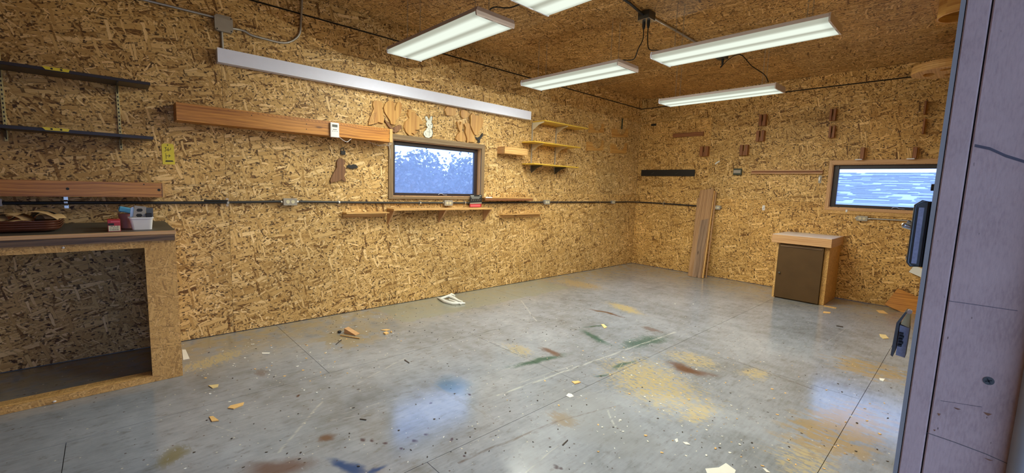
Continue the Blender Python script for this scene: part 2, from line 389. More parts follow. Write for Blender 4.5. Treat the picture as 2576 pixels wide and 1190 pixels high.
def floor_material():
    mt, g, b, o = new_mat('grey_painted_plywood')
    pos = g.n('ShaderNodeNewGeometry').outputs['Position']
    n1 = g.noise(pos, 1.3, 4, .55); n2 = g.noise(pos, 9, 4, .6); n3 = g.noise(g.scale(pos, 60, 9, 1), 1.0, 3, .6)
    t = g.math('ADD', g.math('MULTIPLY', n1, .5), g.math('ADD', g.math('MULTIPLY', n2, .3), g.math('MULTIPLY', n3, .2)))
    col = g.ramp(t, [(.34, c3(112, 116, 120)), (.5, c3(141, 147, 157)), (.66, c3(160, 167, 178))])
    wob = g.n('ShaderNodeTexNoise'); g.set(wob.inputs['Vector'], pos); wob.inputs['Scale'].default_value = 5; wob.inputs['Detail'].default_value = 4
    pw = g.vmath('ADD', pos, g.vmath('SCALE', g.vmath('SUBTRACT', wob.outputs['Color'], (.5, .5, .5)), sc=.16))
    patchy = g.noise(g.scale(pos, 22, 60, 1), 1.0, 5, .65)
    patchy2 = g.noise(g.scale(pos, 8, 22, 1), 1.0, 5, .7)
    # sandy dust along the walls
    sep = g.n('ShaderNodeSeparateXYZ'); g.set(sep.inputs[0], pw)
    dust = g.math('MULTIPLY', g.sstep(sep.outputs[0], 1.0, .05), .85)
    dust2 = g.math('MULTIPLY', g.sstep(sep.outputs[1], -1.5, -.1), .75)
    dd = g.math('MAXIMUM', dust, dust2)
    col = g.mix(g.math('MULTIPLY', dd, g.sstep(n2, .3, .6)), col, (*c3(150, 136, 104), 1))
    grime = g.noise(g.scale(pos, 30, 12, 1), 1.0, 5, .75)
    col = g.mix(g.math('MULTIPLY', g.sstep(grime, .52, .70), .45), col, (*c3(96, 88, 78), 1))
    # a repaired patch in fresher grey-green paint by the left wall
    px = g.math('MULTIPLY', g.math('GREATER_THAN', sep.outputs[0], -1), g.sstep(sep.outputs[0], .62, .58))
    py = g.math('MULTIPLY', g.sstep(sep.outputs[1], -4.86, -4.82), g.sstep(sep.outputs[1], -2.42, -2.46))
    col = g.mix(g.math('MULTIPLY', g.math('MULTIPLY', px, py), .62), col, (*c3(138, 143, 130), 1))
    def stain(px_, py_, la, lb, rotdeg, colr, strength, thr=.45, tex=None, wid=.09):
        nonlocal col
        c = FL(px_, py_)
        v = g.vmath('SUBTRACT', pw, (c.x, c.y, 0))
        rt = g.n('ShaderNodeVectorRotate', rotation_type='Z_AXIS'); g.set(rt.inputs['Vector'], v); rt.inputs['Angle'].default_value = math.radians(rotdeg)
        ln = g.n('ShaderNodeVectorMath', operation='LENGTH'); g.set(ln.inputs[0], g.scale(rt.outputs[0], 1/la, 1/lb, 0))
        e = g.sstep(ln.outputs['Value'], 1.25, .25)
        tx = tex or patchy
        mk = g.sstep(g.math('ADD', tx, g.math('MULTIPLY', e, .20)), thr+.10, thr+.10+wid)
        mk = g.math('MULTIPLY', g.math('MULTIPLY', mk, e), strength, clamp=True)
        col = g.mix(mk, col, (*c3(*colr), 1))
    SAND = (178, 164, 124); GRN = (58, 92, 82); BRN = (98, 70, 54); BLU = (38, 74, 122)
    def ang(p, q):      # direction of a stroke lying on the floor
        a, c = FL(*p), FL(*q); return -math.degrees(math.atan2(c.y-a.y, c.x-a.x)), (c-a).length/2
    def stroke(p, q, w_, colr, st, thr=.36, tex=None):
        r_, l_ = ang(p, q); stain((p[0]+q[0])/2, (p[1]+q[1])/2, l_*1.15, w_, r_, colr, st, thr, tex)
    stain(1640, 960, .62, .42, 30, SAND, .95, .52); stain(1570, 775, .34, .14, 10, SAND, .95, .46)
    stain(1740, 905, .32, .22, 0, SAND, .8, .53); stain(1900, 940, .12, .2, 0, SAND, .8, .5)
    stain(1760, 1035, .12, .2, 0, SAND, .9, .5); stain(1300, 880, .22, .14, 0, SAND, .6, .5)
    stain(540, 905, .30, .14, 60, SAND, .8, .5); stain(2110, 1080, .28, .7, 10, (160, 136, 84), .85, .5, patchy2)
    stain(2190, 930, .4, .35, 10, (160, 136, 84), .75, .52, patchy2); stain(2030, 1160, .2, .3, 10, SAND, .8, .55)
    stain(1460, 715, .5, .25, 0, (168, 146, 104), .8, .48); stain(880, 850, .35, .3, 0, (140, 124, 88), .7, .44, n2)
    stain(1420, 1055, .12, .10, 0, (140, 116, 76), .8, .44); stain(430, 1145, .10, .07, 20, (116, 110, 70), .8, .4)
    stroke((1285, 922), (1430, 890), .05, GRN, .95); stroke((1460, 830), (1530, 868), .06, GRN, .9); stroke((1465, 822), (1530, 818), .02, GRN, .9)
    stroke((1560, 875), (1680, 845), .13, GRN, .8, .42); stroke((1540, 930), (1600, 905), .03, GRN, .8); stroke((1500, 945), (1530, 940), .02, GRN, .7)
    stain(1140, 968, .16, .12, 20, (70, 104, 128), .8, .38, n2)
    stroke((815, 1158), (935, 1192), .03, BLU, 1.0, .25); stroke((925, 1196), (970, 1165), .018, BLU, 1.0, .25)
    stroke((1480, 776), (1570, 797), .035, BRN, .95, .3); stroke((1610, 820), (1665, 838), .05, BRN, .6, .42)
    stroke((1685, 920), (1800, 945), .06, BRN, .9, .36); stain(1715, 925, .14, .08, 0, BRN, .8, .34)
    stain(1390, 885, .12, .05, 0, BRN, .85, .36); stain(825, 1100, .06, .05, 0, BRN, .9, .34, n2); stain(665, 935, .10, .05, 0, BRN, .5, .4)
    stroke((600, 1185), (780, 1170), .06, (90, 58, 46), .8, .3); stain(745, 1000, .018, .016, 0, (74, 40, 36), 1, .2)
    stain(1150, 1000, .03, .5, 90, (128, 126, 120), .4, .5); stain(1500, 1050, .6, .3, 20, (130, 132, 134), .5, .5, n1)
    for (x_, y_) in ((1135, 1106), (1166, 1146), (1071, 1092), (1044, 1112), (1003, 1128), (940, 1105), (965, 1113), (915, 1105), (1090, 1012), (1180, 990), (1400, 1175), (1410, 1180)):
        stain(x_, y_, .014, .012, 0, (64, 46, 58), .9, .15)
    # long pale scratches and dark drag marks
    def scratch(p, q, w_, colr, st):
        nonlocal col
        a, c = FL(*p), FL(*q); d = (c-a); L = d.length; d /= L; nn = Vector((-d.y, d.x, 0))
        v = g.vmath('SUBTRACT', g.vmath('ADD', pos, g.vmath('SCALE', g.vmath('SUBTRACT', wob.outputs['Color'], (.5, .5, .5)), sc=.03)), (a.x, a.y, 0))
        def dot(k):
            nd = g.n('ShaderNodeVectorMath', operation='DOT_PRODUCT'); g.set(nd.inputs[0], v); nd.inputs[1].default_value = tuple(k); return nd.outputs['Value']
        al, ac = dot(d), g.math('ABSOLUTE', dot(nn))
        mk = g.math('MULTIPLY', g.sstep(ac, w_, 0), g.math('MULTIPLY', g.math('GREATER_THAN', al, 0), g.math('LESS_THAN', al, L)))
        mk = g.math('MULTIPLY', mk, g.math('MULTIPLY', g.sstep(n3, .35, .6), st))
        col = g.mix(mk, col, (*c3(*colr), 1))
    scratch((1250, 995), (1700, 835), .015, (186, 190, 188), .8); scratch((1310, 755), (1350, 808), .012, (186, 190, 188), .7)
    scratch((700, 1140), (810, 1010), .012, (176, 178, 176), .7); scratch((900, 965), (1020, 900), .008, (180, 182, 180), .7)
    scratch((1150, 1165), (1400, 1060), .014, (92, 78, 70), .8); scratch((1400, 1060), (1560, 1020), .01, (92, 78, 70), .6)
    scratch((1320, 1190), (1420, 1110), .006, (176, 176, 172), .8); scratch((1530, 1030), (1545, 1075), .01, (186, 188, 186), .7)
    scratch((1830, 900), (2060, 985), .01, (84, 76, 66), .7); scratch((1440, 920), (1300, 965), .01, (186, 190, 188), .5)
    scratch((1240, 860), (1330, 905), .01, (186, 188, 186), .5); scratch((520, 1065), (600, 1090), .006, (180, 180, 178), .5)
    for k in range(10):
        x_, y_ = R.uniform(500, 2100), R.uniform(860, 1150); a_ = R.uniform(-.5, .5)
        scratch((x_, y_), (x_+R.uniform(60, 200), y_+R.uniform(-90, 40)), .006, (172, 174, 172), .5)
    # little spots of dropped paint
    vo = g.n('ShaderNodeTexVoronoi', voronoi_dimensions='2D'); g.set(vo.inputs['Vector'], pos); vo.inputs['Scale'].default_value = 17
    sc = g.n('ShaderNodeSeparateColor'); g.set(sc.inputs[0], vo.outputs['Color'])
    sp_ = g.math('MULTIPLY', g.math('LESS_THAN', vo.outputs['Distance'], g.math('MULTIPLY_ADD', sc.outputs[1], .07, .02)), g.math('LESS_THAN', sc.outputs[0], .16))
    col = g.mix(g.math('MULTIPLY', sp_, .8), col, (*c3(80, 66, 58), 1))
    vo2 = g.n('ShaderNodeTexVoronoi', voronoi_dimensions='2D'); g.set(vo2.inputs['Vector'], g.vmath('ADD', pos, (3.3, 1.7, 0))); vo2.inputs['Scale'].default_value = 24
    sc2 = g.n('ShaderNodeSeparateColor'); g.set(sc2.inputs[0], vo2.outputs['Color'])
    sp2 = g.math('MULTIPLY', g.math('LESS_THAN', vo2.outputs['Distance'], g.math('MULTIPLY_ADD', sc2.outputs[1], .08, .03)), g.math('LESS_THAN', sc2.outputs[0], .10))
    col = g.mix(g.math('MULTIPLY', sp2, .8), col, (*c3(206, 202, 188), 1))
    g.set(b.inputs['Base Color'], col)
    b.inputs['IOR'].default_value = 1.7
    wc = FL(1760, 1195)      # matt patch added here to tone down the far fixture's reflection
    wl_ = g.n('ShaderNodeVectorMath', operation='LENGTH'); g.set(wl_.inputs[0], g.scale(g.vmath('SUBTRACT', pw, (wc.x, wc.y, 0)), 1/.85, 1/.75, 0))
    dulled = g.sstep(wl_.outputs['Value'], 1.25, .45)
    g.set(b.inputs['Roughness'], g.math('ADD', g.math('MULTIPLY_ADD', n2, .12, .09), g.math('MULTIPLY', dulled, .55)))
    g.set(b.inputs['Specular IOR Level'], g.math('MULTIPLY_ADD', dulled, -.38, .5))
    bp = g.n('ShaderNodeBump', i_Strength=.15, i_Distance=.002); g.set(bp.inputs['Height'], g.math('ADD', n2, g.math('MULTIPLY', n3, .6))); g.set(b.inputs['Normal'], bp.outputs[0])
    return mt
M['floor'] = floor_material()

def lens_material():
    mt = bpy.data.materials.new('glowing_prismatic_lens'); mt.use_nodes = True; t = mt.node_tree; t.nodes.clear(); g = N(t)
    o = g.n('ShaderNodeOutputMaterial'); e = g.n('ShaderNodeEmission')
    ob = g.n('ShaderNodeTexCoord').outputs['Object']; sp_ = g.n('ShaderNodeSeparateXYZ'); g.set(sp_.inputs[0], ob)
    # two tubes run the length of the fixture: the lens glows brightest under each tube
    ay = g.math('ABSOLUTE', sp_.outputs[1])
    f = g.sstep(g.math('ABSOLUTE', g.math('SUBTRACT', ay, .085)), .085, .03)
    ends = g.sstep(g.math('ABSOLUTE', sp_.outputs[0]), .605, .54)
    k = g.math('MULTIPLY', g.math('MULTIPLY_ADD', f, .40, .60), g.math('MULTIPLY_ADD', ends, .18, .82))
    g.set(e.inputs['Color'], g.mix(f, (.78, .80, .64, 1), (.92, 1.0, .86, 1)))
    g.set(e.inputs['Strength'], g.math('MULTIPLY', k, 1.0))
    t.links.new(e.outputs[0], o.inputs[0]); return mt
M['lens'] = lens_material()
def glass_material():
    mt = bpy.data.materials.new('dusty_window_glass'); mt.use_nodes = True; t = mt.node_tree; t.nodes.clear(); g = N(t)
    o = g.n('ShaderNodeOutputMaterial'); tr = g.n('ShaderNodeBsdfTransparent'); gl = g.n('ShaderNodeBsdfGlossy'); tl = g.n('ShaderNodeBsdfTranslucent')
    gl.inputs['Roughness'].default_value = .05; tl.inputs['Color'].default_value = (.8, .86, .95, 1)
    n = g.noise(g.n('ShaderNodeTexCoord').outputs['Object'], 30, 3)
    m1 = g.n('ShaderNodeMixShader'); g.set(m1.inputs[0], g.math('MULTIPLY_ADD', n, .12, .16)); t.links.new(tr.outputs[0], m1.inputs[1]); t.links.new(tl.outputs[0], m1.inputs[2])
    m2 = g.n('ShaderNodeMixShader'); m2.inputs[0].default_value = .04; t.links.new(m1.outputs[0], m2.inputs[1]); t.links.new(gl.outputs[0], m2.inputs[2])
    t.links.new(m2.outputs[0], o.inputs[0]); return mt
M['glass'] = glass_material()
M['leaf'] = plain('outdoor_leaves', (.085, .10, .10), .7, var=.5, scale=9)
M['leaf2'] = plain('outdoor_pale_leaves', (.28, .27, .29), .7, var=.4, scale=9)
M['bark'] = plain('bark', (.16, .13, .11), .9, var=.3)
M['ground'] = plain('gravel_yard', (.22, .24, .22), .9, var=.3, scale=3)
M['shingle'] = plain('pale_roof_shingle', (.17, .18, .20), .9, var=.2, scale=6)
M['shingle2'] = plain('pale_roof_shingle_light', (.24, .255, .27), .9, var=.2, scale=6)
M['siding'] = plain('pale_siding', (.7, .72, .72), .6, var=.05)
M['dark_gap'] = plain('wall_backing', (.02, .014, .01), .9, var=0)
M['outer'] = plain('outer_sheathing', c3(150, 146, 140), .8, var=.1)

# ------------------------------------------------------------------ room shell
ZD, ZC = 2.674, 2.831       # dark joint near the top of the walls; ceiling
XR = 4.041                  # inner face of the right wall
YN = -9.0                   # near wall
YJ = -6.021                 # face of the door jamb
G = .0009
def struct(name, loc, label, cat): return thing(name, loc, label, cat, None, 'structure')
def sheets(parent, plane, pos, th, us, rows, holes, mat, grain, cells=None):
    """sheets of board on a plane; us(row)->list of joints; holes: rects (u0,u1,v0,v1)"""
    for ri, (v0, v1) in enumerate(rows):
        js = us[ri % len(us)]
        for u0, u1 in zip(js[:-1], js[1:]):
            rects = [(u0+G, u1-G, v0+G, v1-G)]
            for (a0, a1, b0, b1) in holes:
                nr = []
                for (p0, p1, q0, q1) in rects:
                    if a0 >= p1 or a1 <= p0 or b0 >= q1 or b1 <= q0: nr.append((p0, p1, q0, q1)); continue
                    if a0 > p0: nr.append((p0, a0, q0, q1))
                    if a1 < p1: nr.append((a1, p1, q0, q1))
                    c0, c1 = max(p0, a0), min(p1, a1)
                    if b0 > q0: nr.append((c0, c1, q0, b0))
                    if b1 < q1: nr.append((c0, c1, b1, q1))
                rects = nr
            if not rects: continue
            mb = MB()
            for (p0, p1, q0, q1) in rects:
                if plane == 'x': mb.box(pos, pos-th, p0, p1, q0, q1)
                elif plane == 'y': mb.box(p0, p1, pos, pos+th, q0, q1)
                else: mb.box(p0, p1, q0, q1, pos, pos+th)
            mb.build('panel', mat, parent, grain)
# windows (glass openings)
a = LW(985, 352); b_ = LW(1211, 496)
W1 = (LW(987, 420).y, LW(1208, 430).y, LW(1100, 495).z, LW(1095, 362).z)       # y0,y1,z0,z1 of the opening
a = BW(2092, 470)
W2 = (BW(2089, 470).x, 3.985, BW(2150, 524.5).z, BW(2150, 413).z)               # x0,x1,z0,z1
wl = struct('wall_left', (0, -4.5, 0), 'long left wall of strand board sheets with a small window', 'wall')
yl = [[YN, -6.07, -3.18, 0.0], [YN, -6.08, -3.64, -1.2, 0.0], [YN, -7.2, -4.76, -2.32, 0.0], [YN, -6.4, -3.9, -1.5, 0.0]]
rows_l = [(0.004, 1.213), (1.213, 2.432), (2.432, ZD-.006), (ZD+.008, ZC)]
sheets(wl, 'x', 0.0, .012, yl, rows_l, [(W1[0], W1[1], W1[2], W1[3])], M['osb'], 'y')
mb = MB()
for (p0, p1, q0, q1) in ((YN-.12, W1[0], 0, ZC), (W1[1], .12, 0, ZC), (W1[0], W1[1], 0, W1[2]), (W1[0], W1[1], W1[3], ZC)):
    mb.box(-.014, -.12, p0, p1, q0, q1)
mb.build('wall_framing', M['dark_gap'], wl)
wb = struct('wall_back', (2, 0, 0), 'back wall of strand board sheets with a wide window at its right', 'wall')
xb = [[0.0, BW(1880, 670).x, 2.95, XR], [0.0, 1.22, 3.10, XR], [0, 3.3, XR], [0, 2.44, XR]]
sheets(wb, 'y', 0.0, .012, xb, rows_l, [(W2[0], W2[1], W2[2], W2[3])], M['osb_back'], 'x')
mb = MB()
for (p0, p1, q0, q1) in ((-.12, W2[0], 0, ZC), (W2[1], XR+.12, 0, ZC), (W2[0], W2[1], 0, W2[2]), (W2[0], W2[1], W2[3], ZC)):
    mb.box(p0, p1, .014, .12, q0, q1)
mb.build('wall_framing', M['dark_gap'], wb)
wr = struct('wall_right', (XR, -3, 0), 'right wall with the doorway, its inner face edge-on to the viewer', 'wall')
Y2 = -7.25; ZT = 2.10
sheets(wr, 'x', XR+.012, .012, [[YJ+.02, -3.6, -1.2, 0.0]], [(0.004, 1.22), (1.22, 2.44), (2.44, ZC)], [], M['osb_back'], 'y')
sheets(wr, 'x', XR+.012, .012, [[YN, Y2-.02]], [(0.004, 1.22), (1.22, 2.44), (2.44, ZC)], [], M['osb_back'], 'y')
sheets(wr, 'x', XR+.012, .012, [[Y2-.02, YJ+.02]], [(ZT+.02, ZC)], [], M['osb_back'], 'y')
mb = MB().box(XR+.014, XR+.15, YJ+.02, .12, 0, ZC).box(XR+.014, XR+.15, YN-.12, Y2-.02, 0, ZC).box(XR+.014, XR+.15, Y2-.02, YJ+.02, ZT+.02, ZC)
mb.build('wall_framing', M['outer'], wr)
wn = struct('wall_near', (2, YN, 0), 'near wall of strand board behind the viewer', 'wall')
mb = MB().box(-.12, XR+.15, YN, YN-.12, 0, ZC); mb.build('panel', M['osb_back'], wn, 'x')
ce = struct('ceiling', (2, -4.5, ZC), 'ceiling of strand board sheets running across the room', 'ceiling')
for k, y0 in enumerate([YN, -8.54, -7.32, -6.1, -4.88, -3.66, -2.44, -1.22]):
    y1 = [-8.54, -7.32, -6.1, -4.88, -3.66, -2.44, -1.22, 0.0][k]
    js = [0, 2.44, XR] if k % 2 else [0, 1.22, 3.66, XR]
    for x0, x1 in zip(js[:-1], js[1:]):
        MB().box(x0+G*.5, x1-G*.5, y0+G*.5, y1-G*.5, ZC, ZC+.012).build('panel', M['osb_ceiling'], ce, 'x')
MB().box(-.12, XR+.15, YN-.12, .12, ZC+.014, ZC+.2).build('roof_deck', M['dark_gap'], ce)
fl = struct('floor', (2, -4.5, 0), 'grey painted plywood floor, worn, stained and scratched by wear', 'floor')
cols = [(0, 1.255), (1.255, 2.475), (2.475, 3.705), (3.705, 4.19)]
offs = [(-5.755, -3.315, -.875), (-6.98, -4.54, -2.1), (-8.2, -5.76, -3.32, -.88), (-6.98, -4.54, -2.1)]
g2 = .0014
for (x0, x1), of in zip(cols, offs):
    js = [YN] + list(of) + [0.0]
    for y0, y1 in zip(js[:-1], js[1:]):
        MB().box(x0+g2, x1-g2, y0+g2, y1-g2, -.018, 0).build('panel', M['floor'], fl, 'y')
MB().box(-.12, 4.19, YN-.12, .12, -.2, -.019).build('subfloor', M['dark_gap'], fl)
gr_ = MB().box(-40, 40, -40, 40, -.4, -.25).build('ground', M['ground']); tag(gr_, 'gravel yard outside the shed', 'ground', None, 'structure')

# doorway: jamb, stop and edge trims nearest to the viewer
dj = struct('door_1', (4.07, YJ, 0), 'grey weathered door jamb with a groove and a screw, filling the right of the view', 'door frame')
x_a, x_b, x_c = 4.0415, 4.0625, 4.132
mb = MB().box(x_a-.0052, x_a-.0008, YJ+.001, YJ+.05, 0, ZT); o = mb.build('edge_strip', M['galv_paint'], dj); o['label'] = 'pale edge strip of the jamb'
mb = MB().box(x_a, x_b-.0007, YJ, YJ+.05, 0, ZT, .0012); mb.build('door_stop', M['jamb'], dj, 'z')
mb = MB().box(x_b+.0007, x_c, YJ, YJ+.05, 0, ZT, .0012); mb.build('jamb_board', M['jamb'], dj, 'z')
mb = MB().box(x_b-.0007, x_b+.0007, YJ+.004, YJ+.05, 0, ZT); mb.build('groove_backing', M['dark_gap'], dj)
MB().box(XR+.15, 5.35, YN-.12, .12, ZT+.16, ZT+.24).build('sky_blocker', M['outer'], ce)  # unseen overhang added outside to cut sky light on the upper jamb
mb = MB().tube([(x_c+.010, YJ-.012, 0), (x_c+.010, YJ-.012, ZT)], .012, 16).box(x_c, x_c+.06, YJ-.006, YJ+.05, 0, ZT)
o = mb.build('weather_strip', M['galv_paint'], dj); o['label'] = 'rounded metal weather strip beside the jamb'
mb = MB().box(XR, 4.19, YJ+.052, YJ+.06, 0, ZT); mb.build('jamb_backing', M['outer'], dj)
mb = MB().box(XR, 4.19, Y2-.02, Y2, 0, ZT).box(XR, 4.19, Y2, YJ+.05, ZT, ZT+.02); mb.build('far_jamb_and_head', M['jamb'], dj, 'z')
def on_jamb(px, py): return BW(px, py, YJ)
c = on_jamb(2487, 958)
mb = MB().cyl((c.x, YJ-.0008, c.z), .0048, .0016, 'y', 16); o = mb.build('screw', M['lock_dark'], dj); o['label'] = 'rusty cross-head screw'
s = MB()
for a_ in (.5, .5+PI/2):
    d = Vector((math.cos(a_), 0, math.sin(a_)))*.003; nn = Vector((-math.sin(a_), 0, math.cos(a_)))*.0006; cc = Vector((c.x, YJ-.0009, c.z))
    s.prism([cc-d-nn, cc+d-nn, cc+d+nn, cc-d+nn], (0, -.0004, 0))
s.build('screw_slot', M['ink'], o if False else dj)
for (px_, py_, w_, h_) in ((2408, 1028, .003, .0012), (2484, 1041, .0035, .0022), (2487, 1156, .0035, .0009), (2362, 1042, .0015, .002), (2351, 1082, .001, .0015)):
    c = on_jamb(px_, py_)
    MB().prism([(c.x-w_, YJ-.0002, c.z+h_*.4), (c.x+w_, YJ-.0002, c.z+h_*.5), (c.x+w_*.2, YJ-.0002, c.z-h_), (c.x-w_*.3, YJ-.0002, c.z-h_*.6)], (0, -.0003, 0)).build('paint_chip', M['redwood'], dj)
def mark(pts, w_, mt_, nm='scuff_mark'):
    s_ = MB()
    for (a, b) in zip(pts[:-1], pts[1:]):
        p_, q_ = on_jamb(*a), on_jamb(*b); y_ = YJ-.0001
        s_.prism([(p_.x, y_, p_.z-w_), (q_.x, y_, q_.z-w_), (q_.x, y_, q_.z+w_), (p_.x, y_, p_.z+w_)], (0, -.0002, 0))
    s_.build(nm, mt_, dj)
M['scuff'] = plain('dark_scuff', c3(92, 84, 88), .7, var=.2, scale=200)
mark([(2452, 366), (2490, 374), (2530, 392), (2600, 414)], .0016, M['scuff'])
mark([(2385, 757), (2430, 763), (2560, 782)], .0003, M['scuff'])
mark([(2330, 1088), (2400, 1112), (2480, 1142), (2600, 1195)], .00035, M['lock_dark'])
mark([(2366, 1008), (2400, 1013), (2470, 1024)], .0002, M['scuff'])
# rim lock keeper and latch screwed on the inner side of the jamb
t = thing('lock_keeper', (4.03, YJ+.03, 1.19), 'upper grey metal lock keeper with a lever, on the inner edge of the door jamb', 'lock')
xa, xb2 = on_jamb(2300, 600).x-.0035, XR-.0065
z0, z1 = 1.191, 1.2745; y0, y1 = YJ+.004, YJ+.045
P = [(xa, z0+.004), (xa+.003, z0), (xb2, z0), (xb2, z1), (xa+.006, z1), (xa, z1-.005)]
MB().prism([(x, y0+.003, z) for x, z in P], (0, y1-y0-.003, 0)).build('case', M['lock_dark'], t)
r_ = .0022
MB().tube([(x, y0+.002, z) for x, z in P], .0016, 8, closed=True).build('rim', M['lock_dark'], t)
MB().box(xa+r_*1.6, xb2-r_*2, y0, y0+.004, z0+r_*1.6, z1-.008).build('face', M['lock_blue'], t)
cz = 1.239
MB().tube([(xa+.001, y0+.012, cz), (xa-.0085, y0+.012, cz+.003)], .0035, 8).ball((xa-.0085, y0+.012, cz+.003), .0037).tube([(xa+.001, y0+.02, cz+.004), (xa-.007, y0+.02, cz+.008)], .0028, 8).build('lever', M['steel'], t)
MB().cyl((xa-.003, y0+.01, z0+.010), .0028, .004, 'x', 10).build('screw_head', M['steel'], t)
MB().cyl((XR-.0085, y0+.02, z1+.018), .0045, .003, 'x', 10).build('mounting_screw', M['lock_dark'], t)
t = thing('door_latch', (4.03, YJ+.02, 1.075), 'lower dark metal latch plate angled off the inner edge of the door jamb', 'latch')
def oj(px, py, dy=0.0): return BW(px, py, YJ+dy)
q = [oj(2277, 785, .01), oj(2255, 812, .01), oj(2240, 893, .01), oj(2245, 898, .01), oj(2252, 880, .01), oj(2262, 815, .01), oj(2282, 787, .01)]
MB().prism(q, (0, .03, 0)).build('latch_plate', M['lock_dark'], t)
q = [oj(2264, 818, .014), oj(2288, 826, .014), oj(2276, 900, .014), oj(2253, 893, .014)]
MB().prism(q, (0, .02, 0)).build('latch_body', M['lock_blue'], t)
q = [oj(2283, 788, .016), oj(2290, 790, .016), oj(2287, 825, .016), oj(2266, 815, .016)]
MB().prism(q, (0, .02, 0)).build('latch_top', M['tan_paper'], t)
c = oj(2262, 855, .008); s = MB()
for k in range(5): s.box(c.x-.001+.0006*(k % 2), c.x+.003+.001*(k % 2), c.y, c.y+.006, c.z+.0095-k*.004, c.z+.007-k*.004)
s.build('spring', M['ink'], t)
c = oj(2288, 785, .012); MB().cyl(c, .0028, .006, 'y', 10).build('screw_head', M['steel'], t)

# ------------------------------------------------------------------ windows
def window(name, label, plane, W_, lead, casing_mat, casing_w, casing_t, cas_rect=None):
    u0, u1, v0, v1 = W_
    def bx(mb, a0, a1, d0, d1, b0, b1, bev=0):
        # d: depth out of the wall into the room is positive
        if plane == 'x': mb.box(d0, d1, a0, a1, b0, b1, bev)
        else: mb.box(a0, a1, -d1, -d0, b0, b1, bev)
        return mb
    loc = (0, (u0+u1)/2, v0) if plane == 'x' else ((u0+u1)/2, 0, v0)
    t = struct(name, loc, label, 'window')
    cu0, cu1, cv0, cv1 = cas_rect or (u0-casing_w, u1+casing_w, v0-casing_w, v1+casing_w)
    def P(a, b, d): return (d, a, b) if plane == 'x' else (a, -d, b)
    e = (casing_t, 0, 0) if plane == 'x' else (0, -casing_t, 0)
    for name_, poly, gr in (('casing_top', [(cu0, cv1), (cu1, cv1), (u1, v1), (u0, v1)], 'u'), ('casing_bottom', [(cu0, cv0), (cu1, cv0), (u1, v0), (u0, v0)], 'u'),
                            ('casing_side', [(cu0, cv0), (cu0, cv1), (u0, v1), (u0, v0)], 'v'), ('casing_side', [(cu1, cv0), (cu1, cv1), (u1, v1), (u1, v0)], 'v')):
        cen = (sum(p[0] for p in poly)/4, sum(p[1] for p in poly)/4)
        poly = [(cen[0]+(p[0]-cen[0])*.9985, cen[1]+(p[1]-cen[1])*.9985) for p in poly]
        MB().prism([P(p[0], p[1], .0005) for p in poly], e).build(name_, casing_mat, t, {'x': {'u': 'y', 'v': 'z'}, 'y': {'u': 'x', 'v': 'z'}}[plane][gr])
    # reveal boards lining the opening
    r = MB(); D = -.118
    bx(r, u0-.004, u0+.008, D, .0, v0, v1); bx(r, u1-.008, u1+.004, D, .0, v0, v1); bx(r, u0+.008, u1-.008, D, .0, v0-.004, v0+.008); bx(r, u0+.008, u1-.008, D, .0, v1-.008, v1+.004)
    r.build('reveal', M['pine_new'], t, 'z')
    fw = lead
    s0 = -.085; s1 = -.045
    o0, o1, p0, p1 = u0+.008, u1-.008, v0+.008, v1-.008
    sash = MB()
    bx(sash, o0, o0+fw, s0, s1, p0, p1, .003); bx(sash, o1-fw, o1, s0, s1, p0, p1, .003)
    bx(sash, o0+fw, o1-fw, s0, s1, p0, p0+fw*.62, .003); bx(sash, o0+fw, o1-fw, s0, s1, p1-fw*.9, p1, .003)
    so = sash.build('sash', M['dark_frame'], t)
    g_ = MB(); bx(g_, o0+fw*.7, o1-fw*.7, s0+.012, s0+.016, p0+fw*.4, p1-fw*.6); g_.build('pane', M['glass'], t)
    # latch: little curved crank handle in the middle of the lower rail
    m0 = (o0*.45+o1*.55); lt = MB()
    pts = [P(m0-.045, p0+.012, s1+.004), P(m0-.03, p0+.026, s1+.010), P(m0, p0+.026, s1+.012), P(m0+.02, p0+.012, s1+.008), P(m0+.07, p0+.010, s1+.006)]
    lt.tube(pts, .004, 6); lt.build('latch', M['steel'], t)
    return t
casr = (LW(976, 430).y, LW(1216, 430).y, LW(1095, 501).z, LW(1100, 350.5).z)
window('window_1', 'small dark-framed window in the left wall with grey-brown mitred casing', 'x', W1, .045, M['casing'], .06, .02, casr)
window('window_2', 'wide dark-framed window at the right of the back wall', 'y', W2, .055, M['pine_new'], .05, .012, (W2[0]-.035, min(W2[1]+.05, XR-.002), W2[2]-.032, W2[3]+.05))
# blocking under and over window 2
p, q = BW(2076, 537), BW(2300, 548)
mb = MB().box(p.x-.05, XR-.004, -.014, -.0005, W2[2]-.075, W2[2]-.034); tag(mb.build('trim_board', M['osb_bench'], None, 'x'), 'strand board ledger strip just under the wide back window', 'trim')

